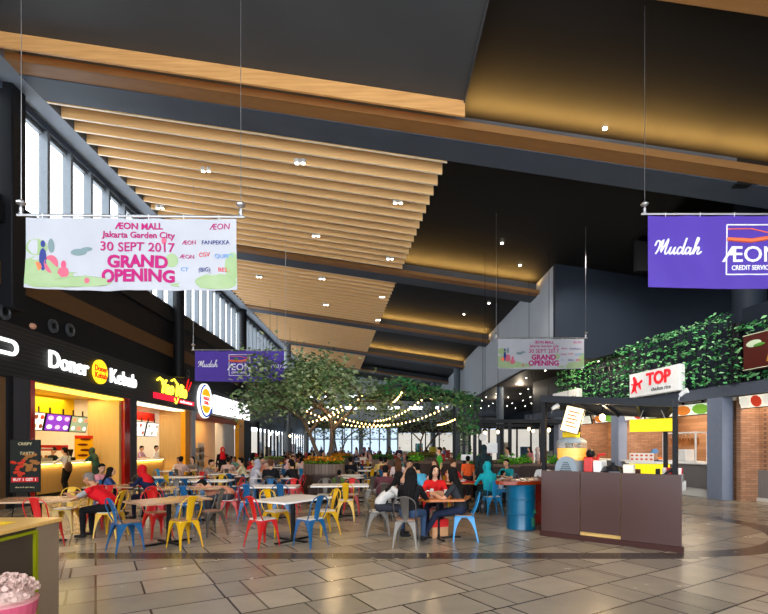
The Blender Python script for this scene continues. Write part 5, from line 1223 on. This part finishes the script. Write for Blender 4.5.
# notice boards and pendant lamps in the right background
for (px, py, w_, h_, Y, lab, rnd_) in ((492, 448, .34, .32, 15, 'white notice board on a post behind the teal hijab diner', 0), (467, 457.5, .36, .18, 14.6, 'low white notice sign beside the vine post', 0), (483, 437, .26, .26, 16, 'round white sign hanging in the right background', 1)):
    x, y, z = SP(px, py, Y); t = thing('notice_sign', (x, Y, z), 0, lab, 'sign')
    if rnd_: MB().tube([(0, 0, 0), (0, .03, 0)], w_ / 2, 24).obj('face', white, t); MB().tube([(0, .015, w_ / 2), (0, .015, 5.45 - z)], .01, 5).obj('rod', blackm, t)
    else: MB().box(-w_ / 2, w_ / 2, 0, .02, -h_ / 2, h_ / 2, bev=.004).obj('face', white, t); MB().tube([(0, .03, h_ / 2), (0, .03, -z)], .012, 6).obj('post', blackm, t)
for i, (px, py, Y) in enumerate(((485, 433, 20), (498, 432, 21), (529, 429, 22), (533, 431, 23), (549, 430, 19), (568, 428, 20))):
    x, y, z = SP(px, py, Y); t = thing('pendant_lamp', (x, Y, z), 0, 'glowing pendant bulb on a black cord under the right soffit', 'lamp', 'pendant bulbs under the right soffit')
    MB().ell((0, 0, 0), (.06, .06, .08), n=12).obj('bulb', mat('pendant_bulb', (1, .8, .5), emit=6, ecol=(1, .72, .38)), t); MB().tube([(0, 0, .1), (0, 0, (5.55 if x > 7.1 else Hb(x) + .65) - z)], .01, 5).obj('cord', blackm, t); MB().lathe([(.13, .08), (.04, .2)], 14).obj('shade', blackm, t)
for i, (px, py, Y) in enumerate(((270, 434, 30), (277, 434, 33), (290, 436, 37), (297, 437, 41))):
    x, y, z = SP(px, py, Y); t = thing('pendant_lamp', (x, Y, z), 0, 'glowing pendant bulb outside the glass shop on the left', 'lamp', 'pendant bulbs along the left glass shops')
    MB().ell((0, 0, 0), (.08, .08, .10), n=12).obj('bulb', mat('pendant_bulb', (0, 0, 0)), t); MB().tube([(0, 0, .1), (0, 0, Hb(x) + .65 - z)], .01, 5).obj('cord', blackm, t)
# black frame pergola in the right corridor
t = thing('black_canopy_frame', (0, 0, 0), 0, 'black post-and-beam canopy in the right background under the soffit', 'canopy')
for (x, y) in ((4.5, 22.5), (5.9, 22.5), (7.4, 22.5), (8.6, 22.5), (4.8, 27), (6.6, 27), (8.8, 27)): MB().box(x - .07, x + .07, y - .07, y + .07, 0, 2.8).obj('post', PB, t)
for p, q in (((4.4, 22.5, 2.86), (8.8, 22.5, 2.86)), ((4.6, 27, 2.86), (9, 27, 2.86)), ((4.45, 22.5, 2.86), (4.8, 27, 2.86)), ((8.6, 22.5, 2.86), (8.9, 27, 2.86))): barm(Vector(p), Vector(q), .06, .08).obj('beam', PB, t)
# ================================================================== SEATING NEAR THE CAMERA
B_, LB_, Y_, R_, G_ = 'blue', 'light blue', 'yellow', 'red', 'grey'
# left-front table with bald man
table(-6.0, 8.35, 14, 'tan table in front of the menu stand where the red-vest man leans', 1.25, .85, topb)
chair(-5.55, 7.85, 92, R_, 'red chair with its back to the camera behind the oak counter', seat=seatwood)
chair(-7.0, 8.1, 10, B_, 'blue chair cut off at the left edge of the picture')
chair(-6.2, 9.35, -80, Y_, 'yellow chair facing the camera across the leftmost table')
chair(-5.75, 9.75, -100, R_, 'red chair behind the yellow one at the leftmost table')
chair(-5.05, 8.85, 178, Y_, 'yellow chair under the man in the red vest')
person(-5.05, 8.85, 180, None, 'stubble', (205, 24, 34), (26, 24, 26), 'person with grey cropped hair in red vest and grey sleeves leaning on the left table', sleeve=None, hairc='grey', skin=1, vox=.013, fingers=True, lean=.52, pitch=.3, arms='reach', legs='normal', w=1.12, upsleeve=(150, 146, 144))
# tan table (second) with four chairs
table(-3.70, 8.25, 52, 'tan wooden-topped table with blue, yellow, red and grey chairs around it', 1.2, .8, topb)
chair(-4.12, 7.68, 50, B_, 'blue chair at the near left end of the tan table', seat=seatwood)
chair(-3.30, 7.92, 142, Y_, 'yellow chair with its back to the camera at the tan table', seat=seatwood)
chair(-4.15, 8.78, -38, R_, 'red chair on the far side of the tan table', seat=seatwood)
chair(-3.25, 8.98, 232, G_, 'bare grey metal chair at the far right end of the tan table', seat=seatwood)
# white table (third)
table(-1.60, 8.45, 56, 'white-topped table with one red, one blue and two yellow chairs, front centre', 1.2, .8, topw)
chair(-2.02, 8.0, 52, R_, 'red chair at the left of the front white table')
chair(-1.24, 8.05, 140, B_, 'blue chair at the right of the front white table')
chair(-2.02, 8.98, -36, Y_, 'yellow chair at the far left of the front white table')
chair(-1.12, 9.05, 216, Y_, 'yellow chair at the far right of the front white table')
# second row
table(-1.05, 11.45, 4, 'white table behind the lone yellow chair, before the round planter', 1.35, .75)
chair(-.86, 10.85, 92, Y_, 'yellow chair with a red one behind, right of the front white table')
chair(-.82, 12.1, -90, R_, 'red chair on the far side of the table before the planter')
chair(-1.5, 12.05, -90, G_, 'grey metal hoop chair facing the camera before the planter')
table(-2.62, 11.15, 2, 'white table with two blue chairs turned away from the camera', 1.25, .75)
chair(-2.95, 10.55, 88, B_, 'left one of two blue chairs with backs to the camera in the second row')
chair(-2.25, 10.6, 92, B_, 'right one of two blue chairs with backs to the camera in the second row')
chair(-2.85, 11.85, -88, B_, 'blue chair facing the camera behind the two blue chairs')
chair(-2.3, 11.9, -92, R_, 'red chair facing the camera behind the two blue chairs')
table(-4.35, 10.75, 8, 'tan table where a diner rests head on arms', 1.5, .75, topb)
chair(-4.72, 10.05, 92, R_, 'red chair with its back to the camera behind the tan table')
chair(-4.12, 10.1, 88, B_, 'blue chair with its back to the camera behind the tan table')
chair(-5.0, 11.5, -70, G_, 'grey metal chair on the far side of the sleeping diner table')
chair(-4.45, 11.6, -90, B_, 'blue chair on the far side of the sleeping diner table')
chair(-3.45, 10.85, 178, R_, 'red chair of the diner sleeping on the table')
person(-3.5, 10.85, 180, None, 'short', (196, 130, 104), (60, 60, 66), 'person asleep with head on folded arms on the tan table', vox=.016, lean=.95, pitch=.7, arms='sleep')
table(-6.25, 11.15, 5, 'small table of the family beside the red pillar', 1.1, .75, topb)
chair(-6.0, 10.4, 96, R_, 'red chair with its back to the camera at the family table')
chair(-5.3, 11.0, 175, G_, 'grey chair under the diner in the red headscarf')
person(-5.3, 11.0, 160, 'forward', 'scarf', (28, 34, 62), (30, 30, 44), 'person in red headscarf and navy clothes seated before the noodle shop', sleeve=(28, 34, 62), haircol=(196, 26, 34), vox=.016)
chair(-7.35, 12.3, -50, Y_, 'yellow chair under the diner in the pink shirt')
person(-7.35, 12.3, -40, 'forward', 'short', (226, 140, 150), (50, 50, 60), 'person with short hair in pink shirt seated behind the red-vest man', vox=.018)
chair(-6.75, 11.5, -60, B_, 'blue chair under the long-haired child')
person(-6.75, 11.6, 20, 'table', 'long', (60, 80, 130), (40, 44, 70), 'child with long black hair in blue patterned top at the family table', scale=.9, vox=.018)
# men further back on the left
table(-5.4, 16.3, 5, 'white table between the grey-shirt and cream-shirt diners', 1.0, .7)
chair(-6.15, 16.2, 5, Y_, 'yellow chair under the diner in the grey shirt'); chair(-4.7, 16.4, 178, B_, 'blue chair under the diner in the cream shirt')
person(-6.15, 16.2, 0, 'forward', 'short', (150, 136, 130), (60, 56, 60), 'person in grey-brown shirt leaning over a far left table', sleeve=(150, 136, 130))
person(-4.75, 16.4, 185, 'table', 'short', (214, 200, 160), (70, 66, 60), 'person in cream shirt seated facing left beside the blue chair')
person(-6.9, 20.5, -60, 'stand', 'scarf', (30, 24, 28), (28, 24, 28), 'person standing in red headscarf and long black clothes by the mosaic column', sleeve=(30, 24, 28), haircol=(206, 22, 30), robe=True)
table(-6.3, 14.6, 3, 'white table before the glowing noodle counter', 1.5, .75)
chair(-6.2, 13.9, 90, Y_, 'yellow and red-edged chair before the noodle counter, back to camera'); chair(-6.9, 15.3, -90, B_, 'blue chair behind the table at the noodle counter'); chair(-5.9, 15.3, -90, R_, 'red chair behind the table at the noodle counter'); chair(-7.0, 13.9, 90, G_, 'grey hoop chair near the noodle counter')
table(-4.9, 13.0, 3, 'white table in front of the yellow chair, third row left', 1.5, .75)
chair(-4.75, 13.7, -95, Y_, 'yellow chair facing the camera behind the third row table'); chair(-4.05, 12.9, 175, R_, 'red chair seen from the side at the end of the third row table'); chair(-5.6, 12.3, 88, B_, 'blue chair at the left of the third row table, back to camera'); chair(-5.0, 12.25, 92, B_, 'blue chair at the middle of the third row table, back to camera')
table(-4.0, 15.2, 0, 'white table beside the aisle with two blue chairs', 1.2, .75)
chair(-4.55, 14.6, 70, B_, 'blue chair nearest the aisle at the left middle table'); chair(-3.75, 14.5, 95, B_, 'second blue chair at the left middle table')
# trio before the planter
table(-3.25, 14.3, 0, 'table of the grey headscarf diner and two dark-shirted diners', 1.3, .75)
chair(-3.95, 14.3, 0, B_, 'blue chair under the grey headscarf diner'); person(-3.85, 14.1, 25, 'table', 'scarf', (198, 190, 196), (180, 172, 178), 'person in pale grey headscarf and white clothes beside two dark-shirted diners', sleeve=(198, 190, 196), haircol=(168, 162, 172), vox=.016)
chair(-3.2, 13.55, 90, G_, 'grey chair under the short-haired diner in black'); person(-3.2, 13.55, 92, 'upright', 'short', (28, 28, 32), (34, 34, 44), 'person with short brown hair in black T-shirt, back to the camera', hairc='brown', vox=.016)
chair(-2.6, 14.1, 165, R_, 'red chair under the diner leaning left in black'); person(-2.6, 14.1, 150, 'face', 'tail', (30, 28, 32), (34, 34, 44), 'person with tied-back hair in black top leaning on one hand, facing left', vox=.016)
person(-4.6, 17.6, -20, 'table', 'short', (232, 150, 120), (60, 50, 50), 'person in peach shirt seated behind the grey headscarf diner'); chair(-4.6, 17.6, -20, R_, 'red chair under the diner in the peach shirt')
person(-1.25, 13.3, 90, 'table', 'short', (96, 130, 60), (60, 60, 60), 'child in green top seated before the planter', scale=.78); chair(-1.25, 13.3, 90, G_, 'grey chair under the child in green')
# round tables in the centre
table(-.95, 14.4, 0, 'round white table on black pedestal right of the planter', .72, .72, topw, 'round'); table(-1.05, 15.6, 0, 'round white table just behind another, right of the planter', .8, .8, topw, 'round')
chair(-.35, 13.4, 100, G_, 'grey chair standing alone right of the round white table')
chair(-1.2, 17.2, 90, G_, 'grey chair under the diner in black behind the planter'); person(-1.2, 17.2, 95, 'upright', 'short', (26, 28, 38), (30, 30, 40), 'person in navy-black shirt with back to camera, right of the planter')
table(-.9, 18.6, 0, 'white table beyond the navy-shirted diner', 1.5, .75)
chair(-.5, 17.6, 110, Y_, 'bright yellow chair right of the navy-shirted diner'); person(-.1, 18.2, 100, 'table', 'short', (226, 196, 120), (60, 50, 50), 'person in pale yellow shirt right of the navy-shirted diner'); chair(-.1, 18.2, 100, G_, 'grey chair under the diner in pale yellow')
for i, (x, y) in enumerate(((-.25, 12.3), (.05, 14.9))):
    t = thing('bench_block', (x - 1.5, y + 2.2, 0), 0, ['low dark timber bench block left of the planter', 'low dark timber bench block right of the planter'][i], 'bench', 'timber bench blocks by the planter') if i == 0 else thing('bench_block', (-1.55, 14.7, 0), 0, 'low dark timber bench block right of the planter', 'bench', 'timber bench blocks by the planter')
    MB().box(-.5, .5, -.3, .3, .05, .45, bev=.01).obj('body', darkwood, t); MB().box(-.52, .52, -.32, .32, .45, .49, bev=.006).obj('top', wood('mid_brown_rim', (0, 0, 0), (0, 0, 0)), t)
# ---- the four women around the orange-brown table
table(.98, 8.7, 10, 'orange-brown six-sided table of the four friends', 1.25, 1.25, topo, 'hex')
chair(.38, 7.98, 78, G_, 'grey metal chair with its back to the camera, front centre right', seat=seatwood)
person(.42, 8.08, 70, None, 'long', (24, 23, 26), (58, 76, 104), 'person with long black hair in black top and blue jeans on the front grey chair', sleeve=(24, 23, 26), vox=.013, fingers=True, lean=.16, arms='table', legs='cross', w=.96, yaw=.3)
chair(-.12, 9.0, 10, G_, 'grey metal chair under the diner in the floral top')
person(-.08, 8.95, 2, None, 'long', (205, 200, 196), (52, 52, 60), 'person with black hair in white floral top leaning over the orange-brown table', vox=.013, fingers=True, lean=.5, arms='table', yaw=-.2, pitch=.1, w=.92, side=.05)
chair(1.02, 9.62, -95, R_, 'red chair under the friend in red facing the camera')
person(1.02, 9.55, -100, None, 'long', (214, 36, 36), (40, 44, 66), 'person with long dark hair in red top facing the camera at the orange-brown table', vox=.013, fingers=True, lean=.2, arms='table', yaw=.35, w=.9, skin=3)
chair(1.42, 8.5, 172, LB_, 'light blue chair at the right of the four friends', seat=seatwood)
person(1.36, 8.52, 160, None, 'long', (46, 48, 52), (36, 42, 62), 'person with waist-long black hair in dark grey T-shirt and jeans on the light blue chair', vox=.013, fingers=True, lean=.2, arms='table', legs='fwd', w=.93, yaw=-.1, shoe=(60, 60, 64))
t = thing('shoulder_bag', (1.72, 8.42, .48), R(80), 'black shoulder bag hanging on the light blue chair', 'bag'); b = MB(); b.ell((0, 0, .12), (.13, .06, .13), n=14); b.obj('body', mat('black_leather', hexc(26, 24, 26), .35), t); MB().tube([(-.1, 0, .2), (-.07, 0, .36), (.07, 0, .36), (.1, 0, .2)], .008, 6).obj('strap', blackm, t)
t = thing('paper_bag', (1.0, 8.75, 0), R(20), 'red and tan carrier bag on the floor under the orange-brown table', 'bag'); MB().box(-.16, .16, -.07, .07, 0, .34, bev=.01).obj('body', mat('tan_paper', hexc(190, 140, 100), .7), t); MB().box(-.161, .161, -.071, .071, .2, .34).obj('red_band', mat('bag_red', hexc(200, 40, 40), .6), t); MB().tube([(-.07, -.05, .34), (-.05, -.05, .44), (.05, -.05, .44), (.07, -.05, .34)], .005, 5).obj('handle', blackm, t)
for i, (x, y, c) in enumerate(((.9, 9.05, (230, 225, 220)), (1.15, 8.9, (240, 235, 230)), (.8, 8.7, (190, 60, 50)))):
    t = thing('drink_cup', (x, y, .75), 0, ['white drink cup near the far edge of the orange-brown table', 'white drink cup by the elbow of the diner in dark grey', 'red drink cup near the middle of the orange-brown table'][i], 'cup', 'cups on the orange-brown table'); MB().lathe([(.026, 0), (.036, .10)], 14).obj('cup', mat('cup_%d' % i, hexc(*c), .4), t); MB().lathe([(.038, .10), (.038, .11), (.02, .115)], 14).obj('lid', white, t)
# behind them
chair(-.02, 10.9, 96, G_, 'grey chair under the diner in the maroon shirt'); person(-.02, 10.9, 80, 'forward', 'short', (86, 50, 56), (40, 36, 44), 'person in maroon-brown shirt hunched forward behind the floral top diner', sleeve=(86, 50, 56), vox=.016)
table(.75, 12.9, 0, 'table of the diners in lilac and sky blue shirts', 1.6, .8, topw)
chair(.7, 13.7, -90, B_, 'blue chair under the diner in the lilac shirt'); person(.72, 13.6, -92, 'face', 'short', (190, 184, 206), (60, 60, 80), 'person in lilac shirt facing the camera with a hand at the mouth', vox=.016)
chair(1.05, 12.2, 120, R_, 'red chair under the diner in the sky blue shirt'); person(1.05, 12.2, 130, 'forward', 'short', (90, 180, 222), (50, 50, 70), 'person in sky blue shirt with one arm stretched left', sleeve=(90, 180, 222), vox=.016)
chair(1.55, 13.1, 200, R_, 'red chair under the brown-haired diner in pink'); person(1.5, 13.2, 200, 'left', 'long', (226, 180, 176), (60, 50, 60), 'person with long brown hair in pale pink top behind the four friends', hairc='brown', vox=.018)
person(.45, 15.4, 95, 'upright', 'long', (228, 206, 204), (80, 60, 70), 'person with fair brown hair in pale pink blouse, back to camera', hairc='brown'); chair(.45, 15.4, 95, G_, 'grey chair under the diner in the pale pink blouse')
person(.0, 17.0, 60, 'table', 'short', (128, 70, 60), (60, 50, 50), 'person in rust shirt left of the pale pink blouse'); chair(.0, 17.0, 60, B_, 'blue chair under the diner in the rust shirt')
table(2.15, 12.4, 5, 'orange-brown table set with red trays beside the teal headscarf diner', 1.3, .8, topo)
for i, (x, y) in enumerate(((2.0, 12.2), (2.4, 12.3), (2.1, 12.6))):
    o = thing('food_tray', (x, y, .75), 10 * i, ['red tray at the near left of the orange-brown table', 'red tray at the near right of the orange-brown table', 'red tray at the far side of the orange-brown table'][i], 'tray', 'red trays'); MB().box(-.16, .16, -.11, .11, 0, .02, bev=.006).obj('tray', mat('tray_red', hexc(196, 24, 40), .4), o); MB().lathe([(.05, .02), (.07, .05)], 14).obj('bowl', white, o)
person(1.8, 13.1, -60, 'table', 'short', (190, 34, 40), (90, 40, 50), 'person in crimson shirt behind the red trays', hairc='brown'); chair(1.8, 13.1, -60, Y_, 'yellow chair under the diner in the crimson shirt')
chair(2.62, 11.65, 98, LB_, 'light blue chair under the teal headscarf diner'); person(2.58, 11.7, 105, 'table', 'scarf', (28, 160, 172), (30, 60, 70), 'person in teal headscarf and teal top, back to camera on a light blue chair', sleeve=(28, 160, 172), haircol=(30, 164, 176), vox=.014)
person(2.95, 14.2, 100, 'stand', 'scarf', (36, 54, 56), (34, 46, 50), 'person standing in dark green headscarf and robe behind the teal diner', sleeve=(36, 54, 56), haircol=(34, 50, 54), robe=True, vox=.018, scale=1.04)
person(2.55, 14.6, 90, 'stand', 'short', (240, 96, 44), (60, 50, 50), 'child standing in bright orange vest left of the dark green robe', scale=.84)
person(3.75, 14.4, -140, 'table', 'short', (30, 150, 158), (40, 40, 50), 'person in teal T-shirt seated facing left behind the drum', vox=.018); chair(3.75, 14.4, -140, B_, 'blue chair under the diner in the teal T-shirt')
person(3.35, 13.9, 20, 'table', 'short', (226, 226, 232), (90, 140, 200), 'small child in white top seated beside the teal T-shirt diner', scale=.75); chair(3.35, 13.9, 20, LB_, 'light blue chair under the small child in white')
table(3.7, 13.5, 0, 'white table behind the blue drum', 1.1, .7)
person(4.6, 13.8, -110, 'table', 'short', (232, 230, 228), (60, 60, 70), 'person in white shirt seated at the left side of the kiosk', vox=.018); chair(4.6, 13.8, -110, G_, 'grey chair under the white-shirted diner by the kiosk')
person(4.55, 17.6, 180, 'stand', 'short', (234, 230, 226), (60, 50, 60), 'person standing in white top near the pale round column'); person(7.2, 22.5 + 1.2, 200, 'stand', 'long', (206, 110, 130), (70, 50, 60), 'person standing in pink top in the right corridor'); person(7.75, 24.2, 180, 'stand', 'scarf', (226, 208, 206), (150, 130, 130), 'person standing in cream headscarf in the right corridor', haircol=(206, 190, 186), robe=True)
person(1.95, 16.8, 180, 'stand', 'short', (70, 170, 70), (40, 40, 50), 'staff member standing in bright green shirt behind the vine post')
# counter staff and customers
person(-10.72, 16.25, 176, None, 'short', (206, 204, 206), (26, 26, 30), 'customer in white shirt with brown shoulder bag at the kebab counter', sleeve=(206, 204, 206), vox=.016, kind='stand', arms='reach', lean=.12)
t = thing('shoulder_bag', (-10.5, 15.98, .92), R(10), 'brown shoulder bag on the customer at the kebab counter', 'bag'); b = MB(); b.ell((0, 0, .08), (.10, .19, .17), n=14); b.obj('body', mat('brown_leather', hexc(92, 66, 52), .5), t); MB().tube([(.0, -.12, .2), (-.03, .05, .38), (-.1, .22, .56)], .014, 6).obj('strap', mat('brown_leather', (0, 0, 0)), t)
person(-10.75, 17.95, 180, 'stand_lean', 'scarf', (44, 74, 62), (40, 56, 50), 'customer in dark green headscarf and long clothes at the kebab counter', sleeve=(60, 140, 120), haircol=(62, 78, 62), robe=True)
person(-12.0, 17.3, 0, 'stand_work', 'cap', (36, 46, 44), (30, 30, 30), 'worker in dark uniform and black cap behind the kebab counter', haircol=(26, 26, 28))
person(-11.95, 23.5, 0, 'stand_work', 'short', (190, 150, 170), (40, 40, 40), 'worker in pinkish shirt and black apron behind the noodle counter', scale=1.04)
person(-11.4, 24.0, 10, 'stand', 'short', (232, 224, 218), (50, 50, 50), 'worker in white shirt at the right end of the noodle counter', scale=1.05)
person(-10.9, 28.6, 0, 'stand_work', 'cap', (200, 200, 200), (50, 50, 50), 'worker in pale shirt behind the bottle shelf', haircol=(40, 40, 40))
person(7.0, 12.3, 200, 'stand_work', 'cap', (40, 60, 110), (40, 40, 50), 'person in blue cap and navy shirt standing behind the kiosk', haircol=(110, 150, 200), scale=.97)
# small yellow stand behind kiosk
t = thing('promo_counter', (5.62, 10.25, 0), R(-25), 'yellow-fronted promotion counter with white top seen behind the kiosk', 'counter'); MB().box(-.34, .40, -.2, .2, 0, 1.30, bev=.01).obj('body', mat('yellow_sign', (0, 0, 0)), t); MB().box(-.42, .44, -.25, .25, 1.30, 1.34, bev=.01).obj('top', white, t); MB().box(-.34, .12, -.08, .08, 1.34, 1.52, bev=.01).obj('leaflet_stand', mat('leaflet', hexc(225, 215, 205), .5), t)
b = MB(); [b.ell((-.29 + .09 * (i % 5), -.085, 1.39 + .08 * (i // 5)), (.03, .004, .022), n=6) for i in range(10)]; b.obj('pictures', mat('leaflet_red', hexc(200, 90, 70), .5), t)

# ================================================================== THE CROWD FURTHER BACK
rnd = random.Random(42); cols_ = [B_, B_, R_, Y_, G_, LB_]
TOPS = [((230, 226, 222), 'white'), ((30, 30, 36), 'black'), ((190, 40, 46), 'red'), ((206, 170, 160), 'pink'), ((90, 120, 170), 'blue'), ((120, 110, 106), 'grey'), ((60, 70, 100), 'navy'), ((220, 196, 110), 'pale yellow'), ((150, 90, 70), 'brown'), ((110, 160, 150), 'green')]
HS = [('short', 'short hair'), ('short', 'short hair'), ('long', 'long hair'), ('scarf', 'a headscarf'), ('tail', 'tied-back hair')]
PZ = ['table', 'forward', 'upright', 'face', 'left', 'right']
busy = [(-1.98, 15.9), (-2.3, 24.5), (1.9, 24), (-.05, 19.5), (-6.2, 26), (3.6, 15.8), (5.4, 16.6), (2.0, 19), (4.6, 21.5), (3, 21.5)]
def region(x, y):
    a = 'by left shops' if x < -4.5 else 'at left middle' if x < -1.5 else 'in centre' if x < 1.5 else 'at right middle' if x < 4 else 'by right stalls'
    b = 'front crowd' if y < 21 else 'middle crowd' if y < 30 else 'far crowd'
    return b + ' ' + a
occ = []
for iy in range(10):
    for ix in range(7):
        x = -7.9 + 2.15 * ix + rnd.uniform(-.25, .25) + (.7 if iy % 2 else 0); y = 18.6 + 3.0 * iy + rnd.uniform(-.3, .3)
        if x > 6.2 or any((x - a) ** 2 + (y - b) ** 2 < 2.6 for a, b in busy) or (y < 19.5 and -2 < x < 1.0): continue
        if x > 4.3 and y > 24: continue
        rg = region(x, y)
        o = None
        t = table(x, y, rnd.uniform(-12, 12), 'white cafe table ' + rg, 1.15, .75, topw, 'rect', 'tables ' + rg)
        for (dx, dy, hd) in ((-.3, -.72, 90), (.32, -.7, 90), (-.3, .72, -90), (.32, .7, -90)):
            if rnd.random() < .12: continue
            c = rnd.choice(cols_); cx, cy = x + dx, y + dy; h_ = hd + rnd.uniform(-15, 15)
            chair(cx, cy, h_, c, f'{c} metal chair {rg}', f'{c} chairs {rg}', far=True)
            if rnd.random() < (.62 if dy > 0 else .55):
                (tc, tn), (hk, hn) = rnd.choice(TOPS), rnd.choice(HS)
                sc = (200, 160, 160) if hk == 'scarf' and rnd.random() < .4 else (60, 50, 70) if rnd.random() < .5 else (190, 60, 70)
                occ.append((cx, cy)); person(cx, cy, h_, rnd.choice(PZ), hk, tc, rnd.choice([(40, 44, 66), (34, 32, 34), (90, 80, 70)]), f'diner with {hn} in {tn} top, ' + ('back turned, ' if dy < 0 else 'facing camera, ') + rg, sleeve=tc if hk == 'scarf' else None, skin=rnd.randrange(4), haircol=sc if hk == 'scarf' else None, group=f'diners in {tn} ' + rg, scale=rnd.uniform(.93, 1.04))
for i in range(16):
    x = rnd.uniform(-8, 5); y = rnd.uniform(30, 50)
    while any((x - a) ** 2 + (y - b) ** 2 < .8 for a, b in occ): x = rnd.uniform(-8, 5); y = rnd.uniform(30, 50)
    occ.append((x, y))
    (tc, tn), (hk, hn) = rnd.choice(TOPS), rnd.choice(HS)
    person(x, y, rnd.uniform(0, 360), 'stand', hk, tc, (50, 46, 56), f'person walking far down the hall with {hn} in {tn} top', group=f'walkers in {tn}', haircol=(120, 90, 110) if hk == 'scarf' else None)

# warm pools of light from the ceiling spots over the seating; amber ones stand in for reflected cove glow
for (x, y, e) in ((-6, 9.5, 500), (-.2, 9.4, 700), (-3.4, 13.5, 400), (5.4, 6.5, 500), (-.4, 6.0, 420), (-1.2, 19, 600), (-5.5, 19, 600), (3.5, 18, 500), (-4, 28, 900), (1, 30, 900), (7.6, 11.5, 450)):
    lamp('spot_and_fill_lamp', 'SPOT', (x, y, Hb(x) - .15), e, (1, .66, .32) if -2 < x < 2 and y < 10 else (1, .80, .55), size=.08, spot=R(58), blend=.8)
for (x, y, tx, ty) in ((6.5, 10, 10.2, 15.2), (6.3, 13, 9.9, 18.5), (6.0, 16, 9.4, 22)):
    lamp('spot_and_fill_lamp', 'SPOT', (x, y, Hb(x) - .15), 900, (1, .93, .85), size=.08, spot=R(62), blend=.8, target=(tx, ty, 4.4))  # extra spots added to brighten the ivy
for (x, y) in ((8.5, 22), (8.5, 30), (9, 38)): lamp('soffit_lamp', 'POINT', (x, y, 5.2), 90, SOFTW, size=.05)
